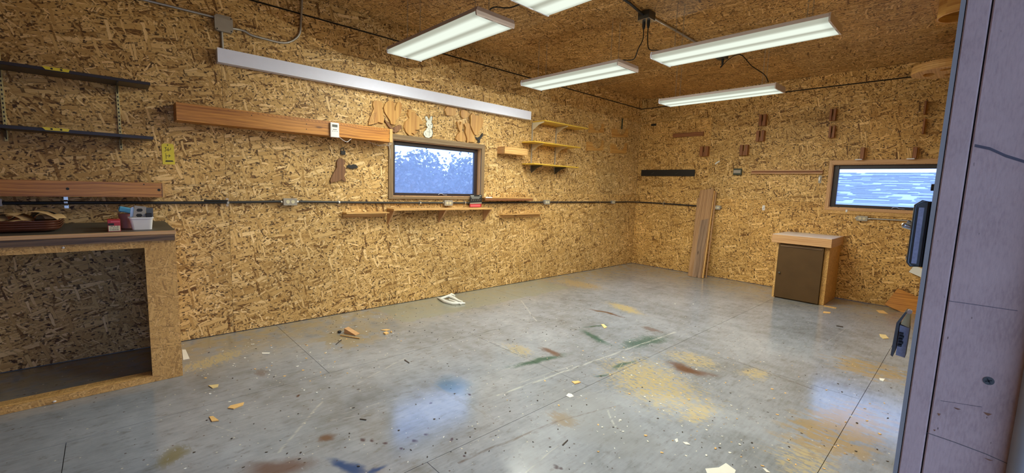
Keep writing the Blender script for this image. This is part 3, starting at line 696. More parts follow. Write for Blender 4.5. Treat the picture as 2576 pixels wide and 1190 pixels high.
# ------------------------------------------------------------------ fluorescent fixtures
def chain(mb, x, y, z0, z1):
    n = max(2, int((z1-z0)/.019)); st = (z1-z0)/n
    for k in range(n):
        zc = z0 + (k+.5)*st; pts = []
        for i in range(8):
            a_ = 2*PI*i/8; ox = math.cos(a_)*.0045; oz = math.sin(a_)*st*.62
            pts.append((x+ox, y, zc+oz) if k % 2 else (x, y+ox, zc+oz))
        mb.tube(pts, .0012, 3, closed=True)
def fixture(loc, top_z, label):
    t = thing('fluorescent_light', loc, label, 'ceiling light', 'fluorescent shop lights hung on chains')
    X, Y, Z = loc; L, Wd = .605, .165; H = .052
    mb = MB().box(X-L, X+L, Y-Wd, Y+Wd, Z+.040, Z+H).box(X-L, X+L, Y-Wd-.002, Y-Wd+.004, Z+.028, Z+H, .001).box(X-L, X+L, Y+Wd-.004, Y+Wd+.002, Z+.028, Z+H, .001)
    mb.box(X-L*.9, X+L*.9, Y-.06, Y+.06, Z+H, Z+H+.02)
    mb.build('housing', M['housing'], t, 'x')
    # end caps, rounded at the outer lower corner
    for sx in (-1, 1):
        x0 = X + sx*L; pts = []
        prof = [(-Wd, .001), (Wd, .001), (Wd+.004, .012), (Wd+.006, .03), (Wd-.004, .056), (-Wd+.004, .056), (-Wd-.006, .03), (-Wd-.004, .012)]
        MB().prism([(x0, Y+a, Z+b) for a, b in prof], (sx*.010, 0, 0)).build('end_cap', M['housing'] if sx > 0 else M['white_metal'], t)
    # wraparound lens: flat bottom, slightly raised ribs, upright sides
    prof = [(-Wd+.001, .036), (-Wd+.001, .006), (-Wd+.012, .001), (-.025, -.001), (-.018, .002), (.018, .002), (.025, -.001), (Wd-.012, .001), (Wd-.001, .006), (Wd-.001, .036)]
    mb = MB(); n = len(prof)
    vs = [(X-L+.001, Y+a, Z+b) for a, b in prof] + [(X+L-.001, Y+a, Z+b) for a, b in prof]
    mb.add(vs, [(i, i+1, n+i+1, n+i) for i in range(n-1)])
    me = MB(); me.v = mb.v; me.f = mb.f; me.sm = mb.sm
    o = me.build('lens', M['lens'], t, 'x')
    for sx in (-.46, .46):
        for sy in (-.06, .06): MB().tube([(X+sx, Y+sy, Z+H+.02), (X+sx, Y+sy, Z+H+.03)], .004, 6).build('hanger', M['steel'], t)
    for sx in (-.46, .46):
        for sy in (-.06, .06):
            cm = MB(); chain(cm, X+sx, Y+sy, Z+H+.02, top_z); o = cm.build('chain', M['galv'], t); o['kind'] = 'stuff'
    return t
def lamp_points(loc):
    X, Y, Z = loc
    for k in range(6):
        for sy in (-.085, .085):
            ld = bpy.data.lights.new('tube_light', 'SPOT'); ld.spot_size = PI; ld.spot_blend = 1.0; ld.energy = LAMP_W; ld.color = LAMP_C; ld.specular_factor = .03
            ld.shadow_soft_size = 0.0
            lo = bpy.data.objects.new('tube_light', ld); COL.objects.link(lo); lo.location = (X-.5+k*.2, Y+sy, Z-.025)
            if k % 2: continue
            ld = bpy.data.lights.new('tube_side_light', 'POINT'); ld.energy = LAMP_S; ld.color = LAMP_C; ld.shadow_soft_size = 0.0; ld.specular_factor = .03
            lo = bpy.data.objects.new('tube_side_light', ld); COL.objects.link(lo); lo.location = (X-.4+k*.2, Y+sy, Z-.02)
FX = [((1.138, -4.805, 2.37), 'fluorescent fixture nearest the left wall, hung over the white metal channel'),
      ((1.190, -3.270, 2.37), 'narrow-looking fluorescent fixture left of the ceiling junction box cords'),
      ((2.720, -3.255, 2.37), 'longest-looking fluorescent fixture at upper right, beneath the ceiling conduit'),
      ((2.685, -4.805, 2.37), 'fluorescent fixture cut off by the top edge of the picture'),
      ((2.030, -1.860, 2.305), 'farthest and lowest fluorescent fixture, close to the back wall')]
f0 = fixture(FX[0][0], ZC, FX[0][1])
for loc, lab in FX[1:4]: copy_tree(f0, loc, lab)
f5 = fixture(FX[4][0], ZC, FX[4][1]); f5.scale = (1, .86, 1); f5.rotation_euler = (0, 0, math.radians(-1.2))
for loc, lab in FX: lamp_points(loc)

# ------------------------------------------------------------------ ceiling wiring
def wire(name, pts, r, mat, label, cat='cord', seg=8, group=None, smooth=6, parent=None):
    P = [Vector(p) for p in pts]
    if smooth and len(P) > 2:
        out_ = []
        for i in range(len(P)-1):
            p0, p1, p2, p3 = P[max(i-1, 0)], P[i], P[i+1], P[min(i+2, len(P)-1)]
            for k in range(smooth):
                t_ = k/smooth
                out_.append(.5*((2*p1)+(p2-p0)*t_+(2*p0-5*p1+4*p2-p3)*t_*t_+(3*p1-p0-3*p2+p3)*t_**3))
        out_.append(P[-1]); P = out_
    o = MB().tube(P, r, seg).build(name, mat, parent)
    if parent is None: tag(o, label, cat, group)
    return o
zc_ = ZC-.016
xl = 1.885
c1 = hit(2, ZC-.07, 1626, 52)
bx_, by_ = c1.x, c1.y
wire('conduit', [(bx_, by_-.059, ZC-.035), (bx_+.005, by_-.16, zc_-.012), (bx_+.02, by_-.45, zc_), (bx_+.02, by_-1.4, zc_), (bx_+.02, -8.8, zc_)], .011, M['black'], 'black conduit on the ceiling running toward the viewer from the junction box', 'conduit')
wire('conduit', [(bx_, by_+.059, ZC-.035), (bx_, by_+.12, zc_), (bx_+.0, -2.25, zc_), (1.90, -1.5, zc_)], .011, M['galv'], 'grey conduit on the ceiling between the two junction boxes', 'conduit', smooth=3)
t = thing('junction_box', (bx_, by_, ZC-.075), 'dark metal ceiling junction box with two black cords plugged in', 'electrical box')
MB().box(bx_-.055, bx_+.055, by_-.055, by_+.055, ZC-.07, ZC-.0005, .004).build('box', M['lock_dark'], t)
MB().box(bx_-.057, bx_+.057, by_-.057, by_+.057, ZC-.075, ZC-.0705, .001).build('cover', M['steel'], t)
for dx in (-.022, .022):
    MB().tube([(bx_+dx, by_, ZC-.076), (bx_+dx, by_, ZC-.115), (bx_+dx, by_, ZC-.14)], [.014, .014, .006], 12).build('plug', M['cord'], t)
cm_ = t
p2 = hit(2, 2.42, 1570, 148)
wire('cord', [(bx_-.022, by_, ZC-.13), (bx_-.022, by_, ZC-.22), (bx_-.05, by_-.02, ZC-.30), (bx_-.09, by_-.02, 2.45), (1.76, -3.30, 2.449)], .0045, M['cord'], 'black cord from the ceiling box to the fluorescent fixture on its left')
wire('cord', [(bx_+.022, by_, ZC-.13), (bx_+.024, by_, ZC-.22), (bx_+.05, by_-.01, ZC-.32), (bx_+.14, by_-.02, 2.48), (2.20, -3.25, 2.449)], .0045, M['cord'], 'black cord from the ceiling box to the fluorescent fixture on its right')
bx2, by2 = hit(2, ZC-.05, 1816, 150).x, hit(2, ZC-.05, 1816, 150).y
t = thing('junction_box', (bx2, by2, ZC-.05), 'small ceiling junction box behind the big right-hand fixture', 'electrical box')
MB().box(bx2-.05, bx2+.05, by2-.05, by2+.05, ZC-.045, ZC-.0005, .003).build('box', M['lock_dark'], t)
MB().tube([(bx2+.01, by2, ZC-.045), (bx2+.01, by2, ZC-.09), (bx2+.01, by2, ZC-.11)], [.014, .012, .005], 12).build('plug', M['cord'], t)
wire('cord', [(bx2+.01, by2, ZC-.10), hit(1, by2, 1813, 170), hit(1, by2-.05, 1832, 150), hit(1, by2-.1, 1862, 137), hit(1, by2-.2, 1890, 165), hit(1, -1.95, 1922, 187), hit(1, -1.9, 1933, 206)], .0045, M['cord'], 'black cord looping from the small ceiling box to the farthest fixture')
wire('cord', [hit(2, 2.43, 1232, 24), hit(2, 2.45, 1245, 18), hit(2, 2.46, 1275, 20), hit(2, 2.45, 1300, 14), (2.12, -4.80, 2.435)], .0045, M['cord'], 'short black cord bridging the two nearest fluorescent fixtures')

# galvanised box and conduits on the left wall near the ceiling
p, q = LW(541, 80, .05), LW(585, 36, .05)
t = thing('junction_box', (.0, (p.y+q.y)/2, p.z), 'square grey metal junction box high on the left wall', 'electrical box')
za, zb = LW(563, 78, .05).z, LW(563, 40, .05).z
MB().box(.0005, .045, p.y+.004, q.y-.004, za, zb, .003).build('box', M['galv_paint'], t)
cy = (p.y+q.y)/2; hw = (q.y-p.y)/2; cz = (za+zb)/2; hh = (zb-za)/2+.004
oc = [(-hw, -hh+.015), (-hw+.015, -hh), (hw-.015, -hh), (hw, -hh+.015), (hw, hh-.015), (hw-.015, hh), (-hw+.015, hh), (-hw, hh-.015)]
MB().prism([(.046, cy+a, cz+b) for a, b in oc], (.004, 0, 0)).build('cover', M['galv_paint'], t)
s = MB()
for a, b in ((hw-.012, hh-.014), (-hw+.014, -hh+.012), (hw-.012, -hh+.012)): s.cyl((.050, cy+a, cz+b), .005, .001, 'x', 8)
s.build('cover_screw', M['ink'], t)
r0 = .012
A = LW(365, 0, r0); B = LW(536, 42, r0)
dirv = (A-B); A2 = A + dirv*1.2
wire('conduit', [B, A, A2], .0095, M['galv'], 'thin galvanised conduit rising to the left from the square wall box', 'conduit', smooth=0)
MB().cyl(LW(536, 42, r0)+Vector((0, -.002, 0)), .013, .03, 'y', 10).build('connector', M['steel'], t)
wire('conduit', [LW(557, 76, r0), LW(560, 121, r0)], .0095, M['galv'], 'short upright conduit from the square box down to the white channel', 'conduit', smooth=0)
wire('conduit', [LW(585, 72, .02), LW(600, 74, r0), LW(615, 78, r0), LW(632, 88, r0), LW(660, 96, r0), LW(700, 106, r0), LW(722, 107, r0), LW(742, 98, r0), LW(754, 82, r0), LW(757, 50, r0), LW(758.5, 20, r0), LW(760, -12, r0)], .0095, M['galv'], 'bent galvanised conduit sweeping from the square box up to the ceiling', 'conduit', smooth=5)

# long white channel
XC = .075
p0_, p1_ = LW(548, 158, XC), LW(1336, 300, XC); t0_, t1_ = LW(548, 119, XC), LW(1338, 281, XC)
zb_ = (p0_.z+p1_.z)/2; zt_ = (t0_.z+t1_.z)/2
t = thing('strip_channel', (0, (p0_.y+p1_.y)/2, zb_), 'long white metal channel high across the left wall', 'wall channel')
MB().box(XC-.003, XC, p0_.y, p1_.y, zb_, zt_).build('front_face', M['white_metal'], t)
MB().box(.001, XC-.0035, p0_.y+.002, p1_.y-.002, zb_+.001, zt_-.001).build('body', M['white_metal'], t)

# ------------------------------------------------------------------ left wall shelves and boxes
def shelf_box(name, label, y0, y1, z0, z1, d, mat, left_mat=None, lid=False, slots=None, th=.019, end_strip=None):
    t = thing(name, (d/2, (y0+y1)/2, z0), label, 'shelf box')
    MB().box(d-th, d, y0, y1, z0, z1, .001).build('front_board', mat, t)
    MB().box(.0005, d-th-.0005, y0, y0+th, z0, z1, .001).build('end_board', left_mat or mat, t, 'x')
    MB().box(.0005, d-th-.0005, y1-th, y1, z0, z1, .001).build('end_board', mat, t, 'x')
    MB().box(.0005, d-th-.0005, y0+th+.0005, y1-th-.0005, z0+.001, z0+th).build('bottom_board', mat, t)
    return t
d_ = .165
y0, y1 = LW(443, 280, d_).y, LW(987, 340, d_).y
zt = (LW(446, 256, d_).z+LW(987, 325.5, d_).z)/2; zb = (LW(446, 304, d_).z+LW(987, 357, d_).z)/2
t = shelf_box('tool_shelf', 'long oak tool shelf box with slotted top edge, left of the small window', y0, y1, zb, zt, d_, M['oak'])
MB().box(d_+.0003, d_+.006, y1-.030, y1-.001, zb, zt).build('end_cleat', M['pine'], t, 'z')
s = MB(); n = 46
for k in range(n):      # saw-cut slots along the upper part of the front board
    yy = y0+.25+(y1-y0-.32)*(k/(n-1))**.82; s.prism([(d_+.0002, yy, zt-.012), (d_+.0002, yy+.014, zt-.020), (d_+.0002, yy+.017, zt-.018), (d_+.0002, yy+.003, zt-.009)], (.0008, 0, 0))
o = s.build('slot_marks', M['redwood'], t); o['kind'] = 'stuff'
s = MB()
for (px_, py_) in ((771, 312), (771, 325), (979, 335), (979, 350), (633, 290)): c = LW(px_, py_, d_+.0003); s.cyl(c, .004, .0008, 'x', 8)
s.build('nail_hole', M['ink'], t)
# second, lower oak box at the far left
d_ = .20
y1b = LW(413, 475, d_).y; ztb = (LW(0, 453, d_).z+LW(410, 459, d_).z)/2; zbb = (LW(0, 494, d_).z+LW(410, 496.5, d_).z)/2
t = shelf_box('tool_shelf', 'lower oak tool shelf box above the bench, end knot at its right', -8.6, y1b, zbb, ztb, d_, M['oak'])
MB().box(d_+.0003, d_+.004, y1b-.010, y1b-.001, zbb, ztb).build('end_cleat', M['pine'], t, 'z')
s = MB()
for (px_, py_, r_) in ((170, 475, .008), (400, 478, .009), (362, 464, .004)): c = LW(px_, py_, d_+.0003); s.cyl(c, r_, .0008, 'x', 10)
s.build('knot', M['ink'], t)
# small bits standing on it
s = MB()
for (px_, py_) in ((85, 450), (262, 452), (342, 454)): c = LW(px_, py_, .09); MB().box(c.x-.01, c.x+.01, c.y-.008, c.y+.008, ztb-.012, ztb+.014).build('peg', M['cutout_brown'], t)

# white timer hung on the front of the shelf with its wire
d_ = .165
c0, c1_ = LW(829, 346, d_), LW(852, 309, d_)
t = thing('timer', (d_+.012, (c0.y+c1_.y)/2, c0.z), 'white digital timer hung on the front of the long oak shelf', 'timer')
za, zb2 = LW(840, 346, d_).z, LW(840, 309, d_).z; ya, yb = LW(829, 330, d_).y, LW(851, 330, d_).y
MB().box(d_+.001, d_+.022, ya, yb, za, zb2, .004).build('case', M['white'], t)
yc = (ya+yb)/2; hw = (yb-ya)/2; H_ = zb2-za
MB().box(d_+.0222, d_+.0232, yc-hw*.6, yc+hw*.6, zb2-H_*.30, zb2-H_*.13).build('display', M['lock_dark'], t)
MB().box(d_+.0222, d_+.0236, yc-hw*.45, yc+hw*.45, zb2-H_*.49, zb2-H_*.45).build('badge', M['grey_ink'], t)
s = MB()
for k in (-1, 0, 1): s.box(d_+.0222, d_+.0236, yc+k*hw*.5-.004, yc+k*hw*.5+.004, zb2-H_*.60, zb2-H_*.57)
s.build('button', M['grey_ink'], t)
wire('wire', [LW(851, 342, d_+.01), LW(862, 352, d_+.012), LW(873, 357, d_+.01), LW(880, 352, d_), LW(885, 349, d_-.02)], .0022, M['wire_white'], 'white wire drooping from the timer under the oak shelf', 'wire')
wire('wire', [LW(925, 355, .05), LW(940, 362, .05), LW(955, 366, .05), LW(975, 366, .05), LW(985, 362, .06), LW(975, 362, .07), LW(950, 366, .05)], .0015, M['wire_white'], 'tangled pale wire hanging under the right end of the oak shelf', 'wire')
wire('wire', [LW(976, 364, .03), LW(981, 375, .025), LW(982, 388, .025), LW(983, 400, .024)], .0015, M['wire_white'], 'pale wire dangling in front of the window casing', 'wire')

# yellow numbered tag
def tagpt(cx, cy, x): return LW(380+cx/13.22, 340+cy/13.22, x)
xt = .004
t = thing('lot_tag', tagpt(590, 980, 0), 'yellow paper tag marked 361 stapled to the wall under the dark shelves', 'tag')
MB().prism([tagpt(a, b, .0015) for a, b in ((395, 275), (705, 290), (752, 345), (800, 975), (388, 970), (345, 325))], (.0012, 0, 0)).build('card', M['yellow'], t)
def ribbon(mb, pts, w_, fn, x, d=.0006):
    for a, b in zip(pts[:-1], pts[1:]):
        va = Vector((a[0], a[1], 0)); vb = Vector((b[0], b[1], 0)); n_ = (vb-va).normalized(); e_ = n_*w_*.4; k = Vector((-n_.y, n_.x, 0))*w_/2
        q_ = [va-e_-k, vb+e_-k, vb+e_+k, va-e_+k]
        mb.prism([fn(p.x, p.y, x) for p in q_], (d, 0, 0))
s = MB()
ribbon(s, [(450, 410), (505, 408), (475, 455), (500, 470), (505, 510), (470, 535), (450, 525)], 15, tagpt, .0028)
ribbon(s, [(575, 425), (545, 480), (550, 515), (585, 520), (605, 490), (585, 472), (550, 490)], 15, tagpt, .0028)
ribbon(s, [(655, 430), (645, 500)], 15, tagpt, .0028)
s.build('number_361', M['ink'], t)
s = MB()
ribbon(s, [(488, 610), (505, 785)], 13, tagpt, .0028); ribbon(s, [(495, 685), (635, 690)], 15, tagpt, .0028); ribbon(s, [(590, 645), (637, 688), (585, 735)], 13, tagpt, .0028)
s.build('arrow', M['ink'], t)
s = MB(); s.prism([tagpt(a, b, .0028) for a, b in ((490, 840), (715, 845), (755, 885), (475, 885))], (.0005, 0, 0)); s.build('print_bar', M['ink'], t)
MB().cyl(tagpt(548, 332, .0028), .004, .0008, 'x', 10).build('eyelet', M['ink'], t)

# slotted uprights, brackets and the two dark spirit levels lying on them
def standard(px_t, py_t, px_b, py_b, label, mat, group, w_=.016, ov=None, slots=True):
    a, b = LW(px_t, py_t, .006), LW(px_b, py_b, .006); y = (a.y+b.y)/2
    t = thing('shelf_upright', (0, y, b.z), label, 'shelf upright', group)
    MB().box(.0005, .012, y-w_/2, y+w_/2, b.z, a.z, .001).build('channel', mat, t)
    if slots:
        s = MB(); z = b.z+.012
        while z < a.z-.01: s.box(.0122, .0128, y-.003, y+.003, z, z+.012); z += .026
        s.build('slots', M['ink'], t)['kind'] = 'stuff'
    return t, y
s1, ys1 = standard(293, 195, 305, 377, 'cream slotted upright carrying the dark shelves, nearer the yellow tag', M['yellow_std'], 'slotted uprights of the dark shelves')
s2, ys2 = standard(2, 120, 9, 355, 'cream slotted upright at the left edge of the view', M['yellow_std'], 'slotted uprights of the dark shelves')
XL = .242
def dark_shelf(z, th, label, vlabel, px_, py_):
    y1 = LW(386, 340, XL).y; y0 = -8.6
    t = thing('wall_shelf', (XL/2, (y0+y1)/2, z), label, 'shelf', 'dark shelves over the bench')
    MB().box(.0135, XL-.006, y0, y1, z, z+th, .001).build('board', M['dark_metal'], t)
    MB().box(XL-.0055, XL, y0, y1, z-.002, z+th+.003, .0015).build('front_edge', M['dark_metal'], t)
    c = LW(px_, py_, XL)
    v = thing('level_vial', (XL-.012, c.y, z+th), vlabel, 'level vial', 'yellow level vials on the dark shelves')
    zt = z+th-.010; h = .017
    MB().prism([(XL+.0004, c.y-.058, zt+h), (XL+.0004, c.y-.044, zt), (XL+.0004, c.y+.052, zt), (XL+.0004, c.y+.058, zt+h)], (.006, 0, 0)).build('block', M['yellow'], v)
    for k in (-.018, .022): MB().cyl((XL+.0066, c.y+k, zt+h*.5), .0055, .0015, 'x', 10).build('vial', M['ink'], v)
    return z
zl1 = dark_shelf(1.869, .014, 'upper dark shelf at the left edge, with a yellow level vial on its front edge', 'yellow level vial block on the upper dark shelf', 141, 175)
zl2 = dark_shelf(1.513, .016, 'lower dark shelf at the left edge, with a yellow level vial on its front edge', 'yellow level vial block on the lower dark shelf', 141, 326)
for yy, zz, lab in ((ys1, zl1, 'bracket under the upper dark shelf on the upright nearer the tag'), (ys1, zl2, 'bracket under the lower dark shelf on the upright nearer the tag'), (ys2, zl1, 'bracket under the upper dark shelf at the left edge'), (ys2, zl2, 'bracket under the lower dark shelf at the left edge')):
    o = MB().prism([(.0137, yy-.004, zz-.0025), (XL*.9, yy-.004, zz-.0025), (XL*.9, yy-.004, zz-.007), (.0137, yy-.004, zz-.045)], (0, .008, 0)).build('shelf_bracket', M['dark_metal'])
    tag(o, lab, 'bracket', 'dark brackets under the dark shelves')

# shelf box right of window, and three yellow-edged shelves
d2 = .14
y0, y1 = LW(1226, 380, .02).y, LW(1328, 380, d2).y; zt = LW(1320, 374, d2).z; zb = LW(1325, 391.5, d2).z
y0b = LW(1270, 378, d2).y
shelf_box('small_shelf_box', 'short pale wooden shelf box on the wall right of the small window', y0b, y1, zb, zt, d2, M['pine'], M['pine_new'])
DS = .24
def shelf(px1, px2, px3, label, mat, d=DS, th=.014, name='shelf'):
    a = LW(*px1, 0.0); b = LW(*px2, d); c = LW(*px3, d); z = (b.z+c.z)/2
    o = MB().box(.0135, d, b.y, c.y, z-th, z, .001).build(name, mat); return tag(o, label, 'shelf', 'yellow-edged shelves'), z-th, b.y, c.y
sh1 = shelf((1328, 308), (1372, 301), (1480, 323), 'top yellow-edged shelf in the corner stack of three', M['yellow_shelf'])
sh2 = shelf((1312, 357), (1345, 352), (1461, 372), 'middle yellow-edged shelf in the corner stack of three', M['yellow_shelf'])
sh3 = shelf((1308, 412), (1345, 409), (1456, 421.5), 'bottom yellow-edged shelf in the corner stack of three', M['yellow_shelf'])
su1, yu1 = standard(1339, 308, 1336, 430, 'left upright behind the three yellow-edged shelves', M['galv_paint'], 'uprights of the three shelves', slots=False)
su2, yu2 = standard(1398, 322, 1396, 433, 'right upright behind the three yellow-edged shelves', M['galv_paint'], 'uprights of the three shelves', slots=False)
for yy, sd in ((yu1, 'left'), (yu2, 'right')):
    for (o_, zz, _, _), nm, mt_ in ((sh1, 'top', 'bracket_white'), (sh2, 'middle', 'bracket_white'), (sh3, 'bottom', 'lock_dark')):
        o = MB().prism([(.0135, yy-.004, zz-.0005), (DS*.88, yy-.004, zz-.0005), (DS*.88, yy-.004, zz-.012), (DS*.5, yy-.004, zz-.035), (.04, yy-.004, zz-.085), (.0135, yy-.004, zz-.10)], (0, .008, 0)).build('shelf_bracket', M[mt_])
        tag(o, '%s shelf bracket on the %s upright of the three yellow-edged shelves' % (nm, sd), 'bracket', 'brackets of the three shelves')
# little white edge dab
o = None
# triangular-bracket shelf under window
D3 = .155
b = LW(991, 530, D3); c = LW(1238, 523.5, D3); z3 = (LW(995, 527, D3).z+LW(1230, 522, D3).z)/2
t = thing('wall_shelf', (D3/2, (b.y+c.y)/2, z3-.16), 'pine wall shelf on three triangular wooden brackets below the small window', 'shelf')
MB().box(.0005, D3, b.y, c.y, z3-.018, z3, .001).build('board', M['pine'], t)
for px_ in (974, 1104, 1216):
    yy = LW(px_, 545, 0).y
    if px_ == 974: yy = b.y+.012
    MB().prism([(.0005, yy-.009, z3-.0185), (D3-.006, yy-.009, z3-.0185), (.012, yy-.009, z3-.165), (.0005, yy-.009, z3-.165)], (0, .018, 0)).build('bracket', M['pine_new'], t, 'z')
def ledge(px_a, px_b, d, th, label, mat, name='wall_ledge', lip=.02):
    a, b = LW(*px_a, d), LW(*px_b, d); z = (a.z+b.z)/2
    t = thing(name, (d/2, (a.y+b.y)/2, z-th), label, 'shelf')
    MB().box(.0005, d, a.y, b.y, z-th, z, .001).build('board', mat, t)
    MB().box(.0005, .018, a.y, b.y, z-th-lip*2, z-th-.0005, .001).build('cleat', mat, t)
    return t
ledge((872, 534), (980, 535), .10, .012, 'short pine wall ledge left of the triangular-bracket shelf', M['pine'])
ledge((1266, 539.5), (1367, 536), .08, .012, 'short pine wall ledge below and right of the small window', M['pine'])
# narrow ledge just over the conduit with a dark front
a, b = LW(1222, 496, .10), LW(1341, 499, .10)
t = thing('wall_rail', (.05, (a.y+b.y)/2, a.z-.05), 'narrow wooden rail with a dark red front just above the black conduit', 'rail')
MB().box(.0005, .10, a.y, b.y, a.z-.014, a.z, .002).build('board', M['pine'], t)
MB().box(.085, .094, a.y, b.y, a.z-.040, a.z-.0145).build('front_strip', M['redwood'], t)
MB().box(.0945, .102, a.y, a.y+.10, a.z-.012, a.z+.003, .003).build('white_end', M['white'], t)

# ------------------------------------------------------------------ surface conduit and outlets
rc = .02
pts = [(rc, -8.9, LW(20, 511, rc).z)] + [LW(x_, y_, rc) for x_, y_ in ((20, 511), (170, 510), (420, 510), (573, 509), (640, 508), (712, 506.5))]
wire('conduit', pts, .0105, M['black'], 'black conduit along the left wall from the bench to the first outlet', 'conduit', smooth=3)
wire('conduit', [LW(747, 507, rc), LW(800, 508, rc), LW(960, 510, rc), LW(1112, 510.5, rc)], .0105, M['black'], 'black conduit between the first outlet and the outlet under the window', 'conduit', smooth=3)
wire('conduit', [LW(1140, 510.5, rc), LW(1200, 510.5, rc), LW(1366, 508.5, rc)], .0105, M['black'], 'black conduit passing behind the black card and wooden rail', 'conduit', smooth=3)
wire('conduit', [LW(1382, 508.5, rc), LW(1460, 508.5, rc), LW(1535, 508.5, rc)], .0105, M['black'], 'black conduit under the three yellow-edged shelves', 'conduit', smooth=3)
zcor = LW(1560, 508, rc).z
wire('conduit', [LW(1547, 508.5, rc), (rc, -.35, zcor), (rc+.003, -.10, zcor), (.045, -.035, zcor), (.12, -rc, zcor), BW(1660, 511.5, -rc), BW(1740, 517, -rc), BW(1800, 521, -rc)], .0105, M['black'], 'black conduit turning the far corner to the outlet behind the leaning boards', 'conduit', smooth=5)
wire('conduit', [LW(513, 504.5, .045), LW(573, 505, .045)], .006, M['cord'], 'short black rod lying on the conduit at the sheet joint', 'rod', smooth=0)
def make_outlet(label):
    t = thing('outlet', (0, 0, 0), label, 'electrical outlet', 'metal outlet boxes on the conduit')
    MB().box(.0005, .040, -.052, .052, -.029, .029, .004).build('box', M['galv'], t)
    MB().box(.0405, .044, -.055, .055, -.031, .031, .0015).build('cover_plate', M['galv_paint'], t)
    for k in (-.02, .02):
        f = MB().tube([(.044, k, 0), (.0465, k, 0)], .0145, 16).build('socket', M['cream'], t)
        MB().box(.0466, .0472, k-.007, k-.005, -.006, .004).box(.0466, .0472, k+.005, k+.007, -.006, .004).cyl((.0466, k, .008), .0022, .0006, 'x', 8).build('socket_slots', M['ink'], t)
    for k in (-1, 1): MB().tube([(.02, k*.0555, 0), (.02, k*.070, 0)], .0125, 10).build('connector', M['steel'], t)
    return t
o0 = make_outlet('metal outlet box on the left wall conduit, nearest the bench')
p = LW(728.5, 507.5, .02); o0.location = (0, p.y, p.z)
for (px_, py_, lab) in ((1126, 510.5, 'metal outlet box under the small window'), (1374, 508.5, 'metal outlet box below the three yellow-edged shelves'), (1541, 508.5, 'metal outlet box nearest the far corner on the left wall')):
    p = LW(px_, py_, .02); copy_tree(o0, (0, p.y, p.z), lab, scale=(1, 1, 1) if px_ < 1500 else (1, .8, .85))
p = BW(1806, 522, -.02); copy_tree(o0, (p.x-.01, 0, p.z), 'metal outlet box beside the leaning boards', rotz=-PI/2)
p = BW(2169, 549.5, -.02); copy_tree(o0, (p.x, 0, p.z), 'metal outlet box below the wide back window', rotz=-PI/2)
wire('conduit', [BW(2184, 550, -.02), BW(2290, 555.5, -.02), (XR-.02, -.02, BW(2290, 555.5, -.02).z)], .008, M['galv'], 'bare steel conduit running right from the outlet below the back window', 'conduit', smooth=0)
def make_clamp():
    t = MB().box(.0005, .003, -.008, .008, -.03, -.0115).box(.0005, .003, -.008, .008, .0115, .03)
    for k in range(8):
        a0, a1 = -PI/2+PI*k/8, -PI/2+PI*(k+1)/8
        t.prism([(.02+math.cos(a0)*.0115, -.007, math.sin(a0)*.0125), (.02+math.cos(a1)*.0115, -.007, math.sin(a1)*.0125), (.02+math.cos(a1)*.0135, -.007, math.sin(a1)*.0145), (.02+math.cos(a0)*.0135, -.007, math.sin(a0)*.0145)], (0, .014, 0))
    t.box(.0005, .02, -.007, .007, .0125, .0145).box(.0005, .02, -.007, .007, -.0145, -.0125)
    return t.build('conduit_clamp', M['steel'], origin=(0, 0, 0))
cl = tag(make_clamp(), None, 'clamp', 'steel clamps holding the conduit')
first = True
for (px_, py_, lab, sc_) in ((166, 510, 'bright steel clamp on the conduit behind the bench', 1.25), (573, 509, 'steel clamp on the conduit at the sheet joint', 1.1), (853, 509.5, 'steel clamp on the conduit left of the small window', 1), (1057, 510.5, 'steel clamp on the conduit under the window, left of its outlet', 1), (1170, 510.5, 'steel clamp on the conduit just left of the black card', 1), (1404, 508.5, 'steel clamp right of the outlet below the yellow-edged shelves', .9), (1508, 508.5, 'steel clamp on the conduit near the corner outlet', .9)):
    p = LW(px_, py_, .02)
    o = cl if first else cl.copy()
    if not first: COL.objects.link(o)
    first = False
    o.location = (0, p.y, p.z); o['label'] = lab; o.scale = (1, sc_, sc_)
p = BW(1669, 512.5, -.02); o = cl.copy(); COL.objects.link(o); o.location = (p.x, 0, p.z); o.rotation_euler = (0, 0, -PI/2); o['label'] = 'steel clamp on the back wall conduit left of the leaning boards'
o = MB().box(.0005, .034, LW(-8, 510, .03).y, LW(5, 510, .03).y, LW(2, 519, .03).z, LW(2, 500, .03).z, .003).build('wall_plate', M['white']); tag(o, 'small white wall plate cut off by the left edge of the picture', 'wall plate')

# black and red hanging card
def cardpt(cx, cy, x): return LW(1000+cx/9.908, 460+cy/9.908, x)
t = thing('bit_card', cardpt(1940, 600, .035), 'black and red tool card standing on the bracket shelf over the conduit', 'package')
xk = .036
MB().prism([cardpt(a, b, xk) for a, b in ((1815, 300), (2100, 300), (2095, 480), (1800, 500))], (.004, 0, 0)).build('black_panel', M['ink'], t)
MB().prism([cardpt(a, b, xk) for a, b in ((1800, 528), (2088, 520), (2078, 605), (1800, 605))], (.004, 0, 0)).build('red_panel', M['red'], t)
MB().prism([cardpt(a, b, xk) for a, b in ((1800, 502), (2092, 482), (2090, 519), (1800, 527))], (.006, 0, 0)).build('clear_band', M['galv_paint'], t)
MB().prism([cardpt(a, b, xk+.0045) for a, b in ((1820, 545), (2065, 540), (2060, 590), (1820, 592))], (.0006, 0, 0)).build('pink_label', M['pink'], t)
s = MB()
for (a0, b0, a1, b1) in ((1822, 318, 1905, 330), (2045, 318, 2085, 326), (1835, 350, 2065, 358), (1850, 378, 2040, 384)): s.prism([cardpt(a, b, xk+.0045) for a, b in ((a0, b0), (a1, b0), (a1, b1), (a0, b1))], (.0006, 0, 0))
s.build('print_lines', M['paper'], t)
s = MB()
